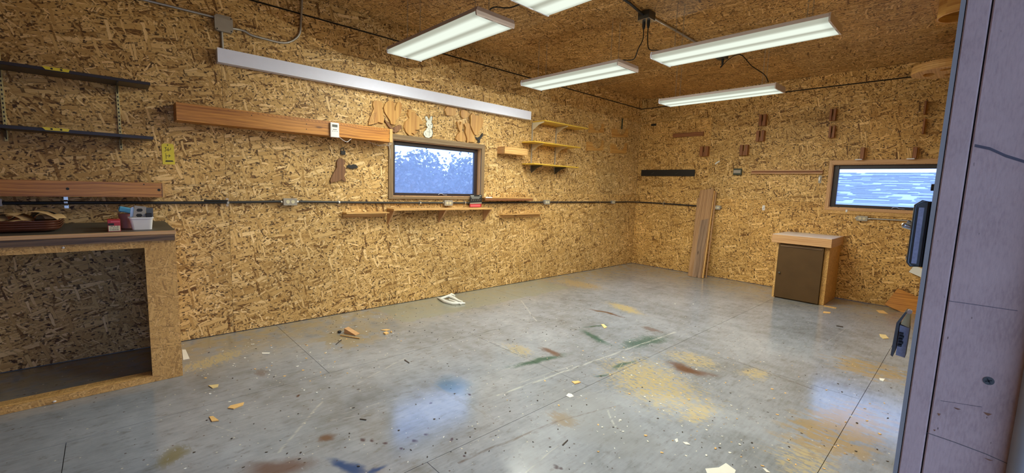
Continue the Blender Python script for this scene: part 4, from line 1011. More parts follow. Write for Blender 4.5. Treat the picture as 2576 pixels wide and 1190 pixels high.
for k in range(5): s.prism([cardpt(a, b, xk+.0045) for a, b in ((1850+k*50, 405), (1862+k*50, 405), (1848+k*50, 445), (1836+k*50, 445))], (.003, 0, 0))
s.build('bit', M['steel'], t)

# ------------------------------------------------------------------ scroll-saw cut-outs on the left wall
def P1(cx, cy, x): return LW(900+cx/7.576, 230+cy/7.576, x)
def P2(cx, cy, x): return LW(800+cx/8.5, 340+cy/8.5, x)
def cutout(name, pts, fn, label, mat, th=.014, x=.0006, group='scroll-saw cut-outs over the window'):
    th += .006
    o = MB().prism([fn(a, b, x) for a, b in pts], (th, 0, 0)).build(name, mat, None, 'z')
    return tag(o, label, 'wooden cut-out', group)
cutout('dress_cutout', [(285,185),(340,175),(420,190),(455,250),(440,310),(470,420),(482,560),(470,615),(420,600),(375,585),(345,608),(250,628),(190,642),(205,540),(260,400),(290,340),(275,260)], P1, 'wooden dress-shaped cut-out, leftmost of the row over the window', M['cutout'])
s = MB(); dress = [o for o in bpy.data.objects if o.name == 'dress_cutout'][0]
for k in range(4): ribbon(s, [(345-k*26, 400+k*10), (320-k*30, 500), (300-k*30, 600)], 6, P1, .0148)
s.xf(Matrix.Translation((.006, 0, 0))).build('carved_folds', M['cutout_brown'], dress)['kind'] = 'stuff'
cutout('apple_cutout', [(500,250),(540,205),(600,180),(645,190),(680,235),(688,370),(700,370),(705,290),(740,215),(790,200),(822,260),(812,380),(780,480),(705,570),(690,640),(615,625),(600,560),(540,470),(490,385),(480,310)], P1, 'large rounded wooden cut-out beside the dress shape', M['cutout'])
cutout('stick_cutout', [(487,545),(512,540),(600,640),(690,735),(640,725),(585,690)], P1, 'dark slanting wooden sliver under the rounded cut-out', M['cutout_brown'])
cutout('scrap_cutout', [(640,700),(770,640),(815,660),(800,720),(700,790),(650,770)], P1, 'small brown wooden scrap at the window casing corner', M['cutout_brown'])
cutout('squirrel_cutout', [(925,420),(950,390),(940,350),(985,355),(1010,400),(1060,380),(1090,440),(1170,500),(1230,600),(1210,625),(1150,640),(1165,700),(1130,735),(1080,735),(1070,760),(1130,765),(1065,830),(1035,800),(1000,795),(1045,850),(960,840),(900,770),(865,690),(880,600),(965,510)], P1, 'wooden squirrel-like cut-out left of the white rabbit', M['cutout'])
cutout('pig_cutout', [(1640,350),(1690,290),(1750,310),(1850,330),(1862,430),(1810,472),(1680,458)], P1, 'small wooden cut-out tucked under the white channel', M['cutout'], .01)
cutout('owl_cutout', [(1955,370),(2010,350),(2060,375),(2110,420),(2090,490),(2010,520),(1960,490),(1948,430)], P1, 'small rounded wooden cut-out below the white channel', M['cutout'], .01)
cutout('rabbit_cutout', [(1870,580),(1900,578),(1932,650),(1950,580),(1975,590),(1978,660),(1965,760),(1992,800),(2038,860),(2048,930),(1980,962),(1890,950),(1850,910),(1868,840),(1930,770),(1900,700),(1885,640)], P1, 'plain wooden long-eared cut-out near the window corner', M['cutout'])
cutout('dress_cutout', [(2010,625),(2060,600),(2112,620),(2132,720),(2172,800),(2222,900),(2212,972),(2100,962),(2062,985),(2066,900),(2032,780),(2042,690)], P1, 'wooden dress-shaped cut-out near the window right corner', M['cutout'])
cutout('goose_cutout', [(2130,460),(2170,420),(2230,460),(2330,470),(2380,560),(2350,680),(2290,760),(2262,840),(2210,825),(2170,740),(2132,650),(2138,540)], P1, 'large wooden cut-out above the dark bird shape', M['cutout'])
cutout('bird_cutout', [(2210,865),(2240,872),(2280,888),(2330,850),(2368,790),(2372,850),(2330,905),(2310,940),(2328,972),(2265,977),(2288,940),(2240,900)], P1, 'dark flying bird cut-out at the window top right corner', M['magnet'], .008)
cutout('hen_cutout', [(400,530),(440,495),(510,505),(560,560),(565,610),(530,650),(570,690),(572,780),(540,870),(582,960),(560,988),(520,970),(480,945),(400,990),(290,1000),(270,1027),(245,970),(280,880),(330,790),(390,690),(385,600)], P2, 'brown wooden figure cut-out under the oak shelf', M['cutout_brown'], group='cut-outs under the oak shelf')
cutout('bird_cutout', [(610,662),(655,628),(700,640),(745,622),(800,630),(850,688),(790,708),(700,722),(660,700),(612,692)], P2, 'small black winged cut-out beside the brown figure', M['magnet'], .008, group='cut-outs under the oak shelf')
# white rabbit with painted face
cc = P1(1340, 880, 0)
t = thing('rabbit_figure', (0.0006, cc.y, cc.z), 'white painted wooden rabbit with black outline over the window', 'wooden cut-out')
body = [(1283,485),(1300,472),(1325,490),(1350,545),(1362,550),(1375,495),(1400,470),(1416,490),(1415,530),(1400,585),(1425,640),(1420,690),(1398,712),(1418,750),(1426,800),(1405,860),(1350,887),(1290,872),(1253,820),(1262,765),(1300,735),(1310,705),(1332,690),(1308,650),(1300,605),(1320,580),(1290,530)]
ctr = (1350, 690)
MB().prism([P1(a+(a-ctr[0])*.05, b+(b-ctr[1])*.02, .001) for a, b in body], (.010, 0, 0)).build('outline', M['ink'], t)
MB().prism([P1(a, b, .0112) for a, b in body], (.003, 0, 0)).build('body', M['bunny_white'], t)
s = MB()
for (a, b, r_) in ((1350, 640, .0055), (1400, 630, .0055), (1378, 662, .003), (1378, 682, .0028)): s.cyl(P1(a, b, .0145), r_, .0008, 'x', 10)
s.build('painted_face', M['ink'], t)
s = MB()
for ln in ([(1300, 500), (1325, 560)], [(1392, 495), (1385, 555)], [(1325, 770), (1395, 775)], [(1365, 735), (1362, 850)], [(1290, 790), (1300, 840)], [(1340, 712), (1395, 712)]): ribbon(s, ln, 5, P1, .0145)
s.build('painted_lines', M['grey_ink'], t)
# padlock shape
cc = P2(525, 420, .012)
t = thing('padlock', (0, cc.y, cc.z), 'small dark padlock-shaped object on the wall under the oak shelf', 'padlock')
MB().prism([P2(a, b, .001) for a, b in ((478, 335), (572, 335), (572, 422), (480, 412))], (.016, 0, 0)).build('body', M['magnet'], t)
MB().tube([P2(a, b, .009) for a, b in ((490, 340), (492, 300), (508, 275), (530, 272), (552, 290), (560, 340))], .0035, 6).build('shackle', M['lock_dark'], t)

# U-notched holders near the corner
def P3(cx, cy, x): return LW(1400+cx/4.957, 220+cy/4.957, x)
for pts, lab in (([(400,455),(437,460),(447,510),(480,545),(520,545),(550,505),(562,455),(580,458),(575,565),(400,565)], 'upper left'), ([(372,678),(430,680),(443,735),(485,765),(530,755),(555,715),(562,660),(575,662),(570,785),(368,790)], 'lower left'),
                 ([(682,520),(742,524),(748,560),(785,598),(825,592),(852,560),(866,515),(880,518),(875,622),(690,622)], 'upper right'), ([(668,708),(726,712),(738,758),(775,788),(815,780),(842,745),(852,698),(865,700),(858,820),(668,820)], 'lower right')):
    o = MB().prism([P3(a, b, .0006) for a, b in pts], (.022, 0, 0)).build('notched_holder', M['cutout'], None, 'y')
    tag(o, '%s U-notched wooden holder near the far corner of the left wall' % lab, 'holder', 'U-notched wooden holders')
a = P3(815, 450, .001); o = MB().box(.0006, .012, a.y-.012, a.y+.012, P3(810, 520, 0).z, P3(815, 385, 0).z).build('green_strip', M['green_box']); tag(o, 'thin dark green strip hung above the notched holders', 'strip')

# ------------------------------------------------------------------ back wall bits
def bbox(name, px0, py0, px1, py1, d, mat, label, cat, group=None, grain='x', bev=.001):
    a, b = BW(px0, py0, -d), BW(px1, py1, -d)
    o = MB().box(a.x, b.x, -d, -.0005, min(a.z, b.z), max(a.z, b.z), bev).build(name, mat, None, grain)
    return tag(o, label, cat, group)
a, b = BW(1613, 435, -.02), BW(1747, 436, -.02); za = BW(1680, 443, -.02).z; zb = BW(1680, 427, -.02).z
t = thing('tool_rack', ((a.x+b.x)/2, 0, za), 'black strip rack with two small hooks near the far corner', 'tool rack')
MB().box(a.x, b.x, -.02, -.0005, za, zb, .001).build('strip', M['magnet'], t)
for (px_,) in ((1645,), (1706,)):
    c = BW(px_, 436, -.022)
    MB().tube([(c.x, -.021, c.z+.02), (c.x, -.035, c.z+.012), (c.x-.02, -.045, c.z-.005), (c.x-.04, -.04, c.z-.012)], .002, 6).build('hook', M['lock_dark'], t)
a, b = BW(1890, 432, -.02), BW(2070, 432, -.02); zt = (BW(1895, 427.5, -.02).z+BW(2069, 428, -.02).z)/2; zb = (BW(1895, 437, -.02).z+BW(2069, 438, -.02).z)/2
t = thing('grooved_rail', ((a.x+b.x)/2, 0, zb), 'long double-edged wooden rail left of the wide back window', 'rail')
h = zt-zb
MB().box(a.x, b.x, -.012, -.0005, zb, zt).build('back_board', M['redwood'], t, 'x')
MB().box(a.x, b.x, -.034, -.0125, zt-h*.26, zt, .001).build('upper_edge', M['pine_new'], t, 'x')
MB().box(a.x, b.x, -.034, -.0125, zb, zb+h*.26, .001).build('lower_edge', M['pine_new'], t, 'x')
# switch box
a, b = BW(1843.5, 440, -.03), BW(1866, 424, -.03)
t = thing('switch_box', ((a.x+b.x)/2, 0, a.z), 'small dark green box with a pale metal plate on the back wall', 'switch')
MB().box(a.x, b.x, -.03, -.0005, a.z, b.z, .004).build('case', M['green_box'], t)
MB().box(a.x+.006, b.x-.010, -.034, -.0305, a.z+.025, b.z-.022, .002).build('plate', M['galv_paint'], t)
bbox('faint_rail', 1693, 336, 1768, 341, .04, M['redwood'], 'thin brown ledge on the back wall above the black rack', 'ledge')
bbox('nail_strip', 1638, 312, 1650, 316, .01, M['magnet'], 'tiny black strip high in the far corner', 'strip')
c = BW(1805, 409, -.01)
o = MB().tube([c+Vector((-.03, 0, -.02)), c+Vector((0, -.01, .002)), c+Vector((.03, 0, .022))], .011, 8).build('tape_scrap', M['paper']); tag(o, 'small white scrap stuck slantwise on the back wall', 'scrap')
for (px_, py_, lab) in ((1921, 523, 'small white cable clip right of the leaning boards'), (2131, 531, 'small white cable clip directly under the wide back window'), (2063, 451, 'pale cable clip below the right end of the grooved rail')):
    c = BW(px_, py_, -.001); h_ = .035 if px_ != 2063 else .05
    t = thing('cable_clip', (c.x, 0, c.z-h_), lab, 'clip', 'cable clips on the back wall')
    MB().box(c.x-.016, c.x+.016, -.004, -.0005, c.z-h_, c.z+h_, .001).build('plate', M['galv_paint'] if px_ == 2063 else M['white'], t)
    MB().box(c.x-.014, c.x+.006, -.022, -.0045, c.z-h_*.4, c.z+h_*.55, .003).build('hook', M['white'], t)
# wooden tool pegs: a plate with one or two deep prongs
def peg(px0, py0, px1, py1, label, prongs=2, white=False):
    a, b = BW(px0, py1, -.05), BW(px1, py0, -.05); w_ = b.x-a.x
    t = thing('tool_peg', ((a.x+b.x)/2, 0, a.z), label, 'tool holder', 'wooden tool holders on the back wall')
    MB().box(a.x, b.x, -.018, -.0005, a.z, b.z, .001).build('plate', M['cutout'], t, 'z')
    if prongs == 2:
        for (u0, u1) in ((0, .36), (.64, 1.0)): MB().box(a.x+w_*u0, a.x+w_*u1, -.075, -.0185, a.z, b.z, .001).build('prong', M['redwood'], t, 'z')
        MB().box(a.x+w_*.365, a.x+w_*.635, -.05, -.0185, a.z, a.z+(b.z-a.z)*.42).build('web', M['redwood'], t, 'z')
    else:
        MB().box(a.x+w_*.1, a.x+w_*.75, -.085, -.0185, a.z, b.z, .001).build('prong', M['redwood'], t, 'z')
    if white: MB().box(a.x-.04, a.x+w_*.5, -.07, -.0005, a.z-.012, a.z-.001, .001).build('rest', M['white'], t)
for r_, lab, pr_, wh in (((1909, 287, 1929, 317), 'middle column, upper', 2, 0), ((1902, 328, 1924, 356), 'middle column, lower', 2, 0), ((1861, 364, 1883, 391), 'above the switch box', 2, 0), ((1761, 368, 1783, 393), 'faint, above the black rack', 2, 0),
                         ((2086, 273, 2105, 304), 'right column, upper', 2, 0), ((2084, 316, 2102, 347), 'right column, lower', 2, 0), ((2162, 371, 2180, 400), 'over the left half of the back window', 1, 1), ((2293, 370, 2313, 398), 'over the right half of the back window', 1, 1),
                         ((2322, 254, 2334, 288), 'far right beside the door jamb, upper', 1, 0), ((2318, 298, 2331, 337), 'far right beside the door jamb, lower', 1, 0)):
    peg(*r_, 'red-brown wooden tool holder, ' + lab, pr_, wh)
s = MB()
for (px_, py_) in ((1926, 278), (1932, 244), (2076, 272), (2073, 308), (2065, 355), (2060, 401), (2249, 248), (2312, 281), (2240, 326), (2063, 272)):
    c = BW(px_, py_, -.0065); s.ball(c, .006, 6, 4)
tag(s.build('nail_heads', M['steel']), 'scattered shiny nail heads on the upper back wall', 'nails', None, 'stuff')

# leaning boards
def board(bl, br, tr, tl, th, mat, label):
    o = MB().quad([bl, br, tr, tl], th).build('leaning_board', mat, None, 'z')
    return tag(o, label, 'board', 'boards leaning on the back wall')
b1 = [FL(1729, 694.5), FL(1766, 700), BW(1797, 475, -.04), BW(1763, 479, -.04)]
b1[0].y = b1[1].y = -.262; b1[0].z = b1[1].z = .001; b1[2].y = b1[3].y = -.046
board(b1[0], b1[1], b1[2], b1[3], .019, M['walnut'], 'wide brown board, front one of the leaning group, with a knot near its top')
sm = MB(); f_ = lambda u, v: (b1[0]+(b1[1]-b1[0])*u)*(1-v)+(b1[3]+(b1[2]-b1[3])*u)*v
n_ = (b1[1]-b1[0]).cross(b1[3]-b1[0]).normalized()
b2 = [Vector((b1[0].x-.006, -.205, .001)), Vector((b1[1].x-.04, -.205, .001)), BW(1780, 480, -.022), BW(1755, 498, -.022)]
b2[2] = Vector((BW(1776, 497, -.022).x, -.022, b2[3].z))
board(b2[0], b2[1], b2[2], b2[3], .015, M['walnut'], 'board hidden behind the wide front one, showing only along its left edge')
n4 = Vector((0, -.022, .0))
b0 = [b1[0]+(b1[1]-b1[0])*.34+n4, b1[1]+(b1[0]-b1[1])*.05+n4, None, None]
e_ = b1[3]-b1[0]; e2_ = b1[2]-b1[1]
b0[3] = b0[0]+e_*.655+(b1[1]-b1[0])*.03; b0[2] = b0[1]+e2_*.665
board(b0[0], b0[1], b0[2], b0[3], .010, M['grey_board'], 'short weathered grey-brown board in front of the wide leaning board')
xr = FL(1781, 699).x
b3 = [Vector((b1[1].x+.022, -.185, .001)), Vector((xr-.005, -.185, .001)), BW(1804, 484, -.02), BW(1801, 484, -.02)]
board(b3[0], b3[1], b3[2], b3[3], .016, M['walnut'], 'rear leaning board showing at the right of the wide front one')
b4 = [Vector((b1[1].x+.004, -.248, .001)), Vector((b1[1].x+.020, -.248, .001)), BW(1800, 481, -.03), BW(1797.8, 481, -.03)]
board(b4[0], b4[1], b4[2], b4[3], .03, M['pine'], 'thin pale strip standing on edge beside the wide leaning board')

# cabinet
ZTc = .799
t = thing('cabinet', (2.69, -.33, 0), 'small strand board cabinet with a dark door and white top under the back window', 'cabinet')
MB().box(2.425, 2.463, -.655, -.02, .001, .694, .001).build('side_panel', M['osb_bench'], t, 'z')
MB().box(2.918, 2.968, -.62, -.02, .001, .694, .001).build('side_panel', M['osb_bench'], t, 'z')
MB().box(2.464, 2.917, -.05, -.03, .001, .694).build('back_panel', M['osb_bench'], t)
dr = MB().box(2.452, 2.921, -.672, -.656, .012, .684, .003).build('door', M['door_dark'], t, 'z')
MB().box(2.475, 2.905, -.678, -.6725, .655, .668, .002).build('top_moulding', M['dark_wood'], dr, 'x')
MB().tube([(2.493, -.672, .325), (2.493, -.683, .325)], .006, 10).ball((2.493, -.690, .325), .013, 12, 8, (1, .7, 1)).build('knob', M['lock_dark'], dr)
MB().box(2.372, 2.990, -.690, -.652, .696, .797, .002).build('front_rail', M['pine_new'], t, 'x')
MB().box(2.372, 2.410, -.6515, -.03, .696, .797, .002).build('side_rail', M['pine_new'], t)
MB().box(2.952, 2.990, -.6515, -.03, .696, .797, .002).build('side_rail', M['pine_new'], t)
MB().box(2.376, 2.986, -.686, -.03, .7972, .8005).build('top', M['white_top'], t)
o = MB().box(2.98, 3.10, -.665, -.655+.02, .0005, .008).build('wood_strip', M['pine']); tag(o, 'thin pale strip lying at the cabinet foot', 'wood strip')
bbox('wall_batten', 2105, 593.5, 2136, 595.5, .02, M['redwood'], 'thin dark batten on the wall behind the cabinet top', 'batten')

# leaning board and pale sheet at the right, beyond the jamb
P = [hit(1, -.28, 2258, 727), hit(1, -.28, 2225, 768), hit(1, -.18, 2297, 801), hit(1, -.14, 2330, 757)]
P = [hit(1, -.10, 2258, 726), FL(2225, 768), None, None]
pa = hit(1, -.16, 2225, 767); pb = hit(1, -.05, 2258, 726); pc = hit(1, -.05, 2330, 758); pd = hit(1, -.16, 2297, 799)
dz = max(0, .002-min(pa.z, pd.z))
for q_ in (pa, pb, pc, pd): q_.z += dz*0
o = MB().quad([pa, pd, pc, pb], .018).build('plywood_offcut', M['oak'], None, 'x'); tag(o, 'square plywood offcut leaning askew on the back wall by the door jamb', 'board')
P = [hit(1, -.03, 2286, 684), hit(1, -.03, 2300, 668), hit(1, -.03, 2330, 680), hit(1, -.03, 2318, 698)]
o = MB().quad(P, .01).build('white_board_scrap', M['paper']); tag(o, 'white board scrap on the back wall, corner showing beside the door jamb', 'board')

# wooden discs near the ceiling on the right wall
def ring_pts(c, r_, n=36): return [(c[0]+r_*math.cos(2*PI*k/n), c[1]+r_*math.sin(2*PI*k/n), c[2]) for k in range(n)]
def ring_mesh(outer, inners, z0, z1):
    """disc with holes, via bmesh triangle fill"""
    import bmesh
    bm = bmesh.new(); loops = [outer]+inners
    res = []
    for zz in (z0, z1):
        es = []
        for lp in loops:
            vs = [bm.verts.new((p[0], p[1], zz)) for p in lp]
            for i in range(len(vs)): es.append(bm.edges.new((vs[i], vs[(i+1) % len(vs)])))
            res.append(vs)
        bmesh.ops.triangle_fill(bm, use_beauty=True, edges=es)
    n = len(loops)
    for i in range(n):
        a, b = res[i], res[i+n]
        for k in range(len(a)): bm.faces.new((a[k], a[(k+1) % len(a)], b[(k+1) % len(a)], b[k]))
    bmesh.ops.recalc_face_normals(bm, faces=bm.faces)
    bm.verts.index_update()
    mb = MB(); mb.v = [v.co.copy() for v in bm.verts]; mb.f = [[v.index for v in f.verts] for f in bm.faces]; mb.sm = [False]*len(mb.f); bm.free(); return mb
cx, cy, zz = 3.748, -.853, 2.50
t = thing('plywood_disc', (cx, cy, zz), 'thick pale plywood disc with cut-out holes hung flat near the ceiling by the right wall', 'wooden disc')
ring_mesh(ring_pts((cx, cy, 0), .25), [[(cx-.12+.045*math.cos(k*PI/6), cy+.02+.085*math.sin(k*PI/6), 0) for k in range(12)], [(cx+.01+.05*math.cos(k*PI/6), cy-.13+.05*math.sin(k*PI/6), 0) for k in range(12)], [(cx+.03+.05*math.cos(k*PI/6), cy+.11+.05*math.sin(k*PI/6), 0) for k in range(12)]], zz, zz+.075).build('disc', M['pine'], t)
MB().box(cx+.1, XR-.001, cy-.03, cy+.03, zz+.0755, zz+.115).build('wall_arm', M['pine'], t, 'x')
cx, cy, zz = 3.889, -2.567, 2.50
t = thing('round_hoop', (cx, cy, zz), 'round wooden hoop fixed to the ceiling at the top right beside the jamb', 'wooden hoop')
ring_mesh(ring_pts((cx, cy, 0), .13), [ring_pts((cx, cy, 0), .123)], zz, ZC-.001).build('hoop', M['cutout'], t)
MB().box(cx-.12, cx+.12, cy-.015, cy+.015, zz+.05, ZC-.001).build('cross_bar', M['cutout_brown'], t, 'x')

# ------------------------------------------------------------------ workbench
XB = .721
yE = LW(441, 600, XB).y                     # right end of the bench
zT = (LW(438, 577.5, XB).z+LW(5, 598, XB).z)/2 + .002
zS = LW(438, 584.5, XB+.012).z
zF = .881
zO = (LW(365, 622, XB).z+LW(5, 645, XB).z)/2
yP = LW(372, 760, XB).y
t = thing('workbench', (XB/2, -7.7, 0), 'long built-in strand board workbench along the left wall', 'workbench')
MB().box(.0005, XB+.004, -8.95, yE+.004, zT-.020, zT-.001).build('top', M['bench_top'], t)
MB().box(XB+.0045, XB+.020, -8.95, yE+.004, zT-.022, zT, .002).build('edge_strip', M['pine_new'], t)
MB().box(XB+.0005, XB+.018, -8.95, yE-.004, zF, zT-.0225, .001).build('front_board', M['dark_wood'], t)
MB().box(XB+.0005, XB+.018, yE-.0035, yE+.004, zF, zT-.0225).build('end_block', M['pine'], t)
MB().box(XB-.014, XB, -8.95, yP-.0005, zO, zT-.0205).build('apron', M['osb_bench'], t)
MB().box(XB-.014, XB, yP, yE, .001, zT-.0205).build('end_post', M['osb_bench'], t, 'z')
MB().box(.0005, XB-.0145, yE-.014, yE, .001, zT-.0205).build('end_panel', M['osb_bench'], t, 'z')
MB().box(XB-.090, XB-.014, -8.95, yP, .001, .042, .002).build('bottom_plate', M['osb_bench'], t)
MB().box(XB-.0135, XB, -8.95, yP-.0005, .001, .040).build('kick_board', M['osb_bench'], t)
o = MB().ball(LW(159, 623, XB+.003), .006, 8, 5); o = o.build('push_pin', M['white']); tag(o, 'white pin head stuck in the bench apron', 'pin')
o = MB().ball(LW(137, 1010, XB+.002), .006, 8, 5, (1, 1.4, .8)).build('pin_head', M['white']); tag(o, 'white pin head on the bench kick board', 'pin')
ZB = zT-.001

# stacked brown trays with sandpaper
yt1 = LW(158, 575, .45).y
ty0, ty1, tx0, tx1 = yt1-.50, yt1, .20, .60
def rrect(x0, x1, y0, y1, r_, n=5):
    pts = []
    for (cx_, cy_, a0) in ((x1-r_, y1-r_, 0), (x0+r_, y1-r_, PI/2), (x0+r_, y0+r_, PI), (x1-r_, y0+r_, 1.5*PI)):
        for k in range(n+1): a_ = a0+PI/2*k/n; pts.append((cx_+r_*math.cos(a_), cy_+r_*math.sin(a_)))
    return pts
def tray(z):
    mb = MB(); prof = [(.0, .035, z), (.0, .0, z+.0), (.0, .0, z)]
    rings = []
    for ins, h_ in ((.045, .0), (.012, .010), (.0, .024), (.0, .027), (.006, .027), (.016, .013), (.045, .004)):
        rings.append([(p[0], p[1], z+h_) for p in rrect(tx0+ins, tx1-ins, ty0+ins, ty1-ins, .07-ins*.6)])
    n = len(rings[0]); vs = [q for r_ in rings for q in r_]; fs = []
    for i in range(len(rings)-1):
        for k in range(n): fs.append((i*n+k, i*n+(k+1) % n, (i+1)*n+(k+1) % n, (i+1)*n+k))
    mb.add(vs, fs, True); mb.add(rings[0], [list(range(n))[::-1]]); mb.add(rings[-1], [list(range(n))]); return mb
ord_ = ['bottom', 'second', 'third', 'top']
for k in range(4):
    o = tray(ZB+.0005+k*.0125).build('serving_tray', M['tray']); tag(o, '%s brown lacquered tray of the stack on the bench' % ord_[k], 'tray', 'stacked brown trays')
zs = ZB+.0005+3*.0125+.006
def curl(name, c, L, Wd, rot, arch, label, mat, tilt=0):
    mb = MB(); n = 8; vs = []
    for k in range(n+1):
        u = k/n-.5
        for v in (-.5, .5):
            x, y = u*L, v*Wd; z = arch*(1-(2*u)**2)+tilt*u*L
            p = Vector((x*math.cos(rot)-y*math.sin(rot), x*math.sin(rot)+y*math.cos(rot), z)); vs.append(p+Vector(c))
    vs2 = [v+Vector((0, 0, .0015)) for v in vs]
    m_ = len(vs); fs = []
    for k in range(n):
        a_, b_, c_, d_2 = 2*k, 2*k+1, 2*k+3, 2*k+2
        fs += [(a_, b_, c_, d_2), (m_+a_, m_+d_2, m_+c_, m_+b_), (a_, d_2, m_+d_2, m_+a_), (b_, m_+b_, m_+c_, c_)]
    fs += [(0, m_, m_+1, 1), (2*n, 2*n+1, m_+2*n+1, m_+2*n)]
    mb.add(vs+vs2, fs, True); o = mb.build(name, mat); tag(o, label, 'sandpaper', 'sandpaper sheets in the top tray')
curl('sandpaper_sheet', (.44, yt1-.105, zs+.018), .19, .12, 1.5, .046, 'curled sandpaper sheet in the middle of the tray stack', M['sand'])
curl('sandpaper_sheet', (.42, yt1-.20, zs+.016), .16, .11, 1.2, .036, 'tan sandpaper piece curled up left in the top tray', M['sand'])
curl('sandpaper_sheet', (.40, yt1-.29, zs+.014), .17, .13, .3, .030, 'sandpaper sheet at the left edge of the picture', M['sand'])
curl('sandpaper_sheet', (.40, yt1-.05, zs+.012), .14, .09, .4, .030, 'sandpaper end sticking up at the right end of the top tray', M['sand'], .15)
curl('sandpaper_sheet', (.34, yt1-.08, zs+.02), .12, .08, 1.9, .040, 'dark grey sandpaper sheet behind the tan ones', M['lock_dark'], .1)
curl('sandpaper_sheet', (.50, yt1-.16, zs+.010), .10, .07, 1.9, .010, 'small flat sandpaper piece at the front of the top tray', M['sand'])

# red box, pink cup, white bin and its contents
a, b = LW(272, 584, .70), LW(304, 583, .70)
x0, x1, y0, y1 = .60, .68, a.y-.004, b.y-.004
a2, b2_ = LW(272, 584, x1), LW(304.5, 583, x1); y0, y1 = a2.y, b2_.y
hz = LW(290, 553, x1).z-ZB
t = thing('red_box', ((x0+x1)/2, (y0+y1)/2, ZB), 'small red carton with a pale printed label on the bench', 'box')
MB().box(x0, x1, y0, y1, ZB+.0005, ZB+hz, .001).build('carton', M['red'], t)
MB().box(x1+.0002, x1+.001, y0+.003, y1-.002, ZB+.004, ZB+hz*.50).build('label', M['cream'], t)
MB().box(x1+.0002, x1+.001, y0+.002, (y0+y1)/2, ZB+hz*.54, ZB+hz*.72).build('black_patch', M['ink'], t)
MB().box(x1+.0002, x1+.001, y0+.014, y1-.002, ZB+hz*.80, ZB+hz*.88).build('pink_stripe', M['pink'], t)
s = MB()
for k in range(12): yy = y0+.008+(k % 4)*(y1-y0-.02)/4+R.uniform(0, .004); zz = ZB+.010+(k//4)*.010; s.box(x1+.0011, x1+.0015, yy, yy+R.uniform(.004, .010), zz, zz+.0035)
s.build('print', M['grey_ink'], t)
xbn = .62
a, b = LW(331, 580, xbn), LW(384, 579, xbn); zr = LW(350, 547, xbn).z
t = thing('white_bin', (.56, (a.y+b.y)/2, ZB), 'small white plastic bin full of electrical parts on the bench', 'bin')
yb0, yb1 = a.y+.004, b.y-.002; yr0, yr1 = LW(322, 548, xbn+.01).y, LW(387, 546, xbn+.01).y
xb0, xb1 = .525, xbn; mb = MB()
lo = rrect(xb0+.006, xb1-.004, yb0, yb1, .012, 3); hi = rrect(xb0-.004, xb1+.004, yr0+.004, yr1-.004, .014, 3); rim = rrect(xb0-.009, xb1+.009, yr0, yr1, .016, 3)
n = len(lo); zr = max(zr, ZB+.06)
rings = [[(p[0], p[1], ZB+.0005) for p in lo], [(p[0], p[1], zr-.008) for p in hi], [(p[0], p[1], zr-.008) for p in rim], [(p[0], p[1], zr) for p in rim], [(hi[i][0]+(lo[i][0]-hi[i][0])*.2, hi[i][1]+(lo[i][1]-hi[i][1])*.2, zr) for i in range(n)], [((lo[i][0]-.5725)*.93+.5725, (lo[i][1]-(yb0+yb1)/2)*.93+(yb0+yb1)/2, ZB+.004) for i in range(n)]]
vs = [q for r_ in rings for q in r_]; fs = []
for i in range(len(rings)-1):
    for k in range(n): fs.append((i*n+k, i*n+(k+1) % n, (i+1)*n+(k+1) % n, (i+1)*n+k))
mb.add(vs, fs, False); mb.add(rings[0], [list(range(n))[::-1]]); mb.add(rings[-1], [list(range(n))]); mb.build('tub', M['white'], t)
def P4(cx, cy, x): return LW(240+cx/9.918, 500+cy/9.918, x)
q = [P4(a_, b_, .585) for a_, b_ in ((940, 520), (1235, 530), (1272, 200), (972, 168))]
t = thing('outlet_cover', (.585, q[0].y, q[0].z), 'steel duplex outlet cover standing up in the white bin', 'cover plate')
MB().prism(q, (.003, 0, 0)).build('plate', M['galv_paint'], t)
for (cx_, cy_) in ((1100, 285), (1088, 415)):
    f = MB().prism([P4(cx_+a_, cy_+b_, .5885) for a_, b_ in ((-78, 0), (-45, -40), (55, -40), (85, 0), (50, 38), (-45, 38))], (.0006, 0, 0)).build('opening', M['ink'], t)
o = MB().prism([P4(a_, b_, .55) for a_, b_ in ((1265, 440), (1440, 440), (1430, 225), (1265, 215))], (.02, 0, 0)).build('plastic_case', M['lock_dark']); tag(o, 'dark plastic case behind the outlet cover in the white bin', 'case')
o = MB().box(.58, .602, P4(1250, 400, .59).y, P4(1410, 400, .59).y, P4(1300, 470, .59).z, P4(1300, 365, .59).z, .002).build('switch_part', M['magnet']); tag(o, 'black electrical part at the right inside the white bin', 'part')
o = MB().prism([P4(a_, b_, .53) for a_, b_ in ((860, 450), (950, 450), (950, 190), (880, 220), (870, 300))], (.02, 0, 0)).build('grey_part', M['galv']); tag(o, 'grey metal part between the blue sponge and the outlet cover', 'part')
cupc = P4(730, 750, .52); rr = .035
t = MB().tube([(.47, cupc.y+.012, ZB+.0005), (.47, cupc.y+.012, ZB+.085), (.47, cupc.y+.012, ZB+.09)], [.028, .038, .042], 20).build('pink_cup', M['pink_cup']); tag(t, 'pink plastic tumbler behind the white bin', 'cup')
spc = P4(770, 250, .47); mb = MB().box(-.028, .028, -.04, .04, -.016, .016, .005)
mb.xf(Matrix.Translation((.47, cupc.y+.018, ZB+.112)) @ Matrix.Rotation(math.radians(-14), 4, 'X')); o = mb.build('sponge', M['blue']); tag(o, 'blue sponge resting on top of the pink tumbler', 'sponge')
o = MB().ball((.455, cupc.y-.045, ZB+.106), .010, 8, 5, (1, 1.6, .6)).tube([(.455, cupc.y-.045, ZB+.104), (.46, cupc.y-.01, ZB+.098)], .004, 6).build('brush_tip', M['sand']); tag(o, 'pale brush tip sticking out beside the blue sponge', 'brush')

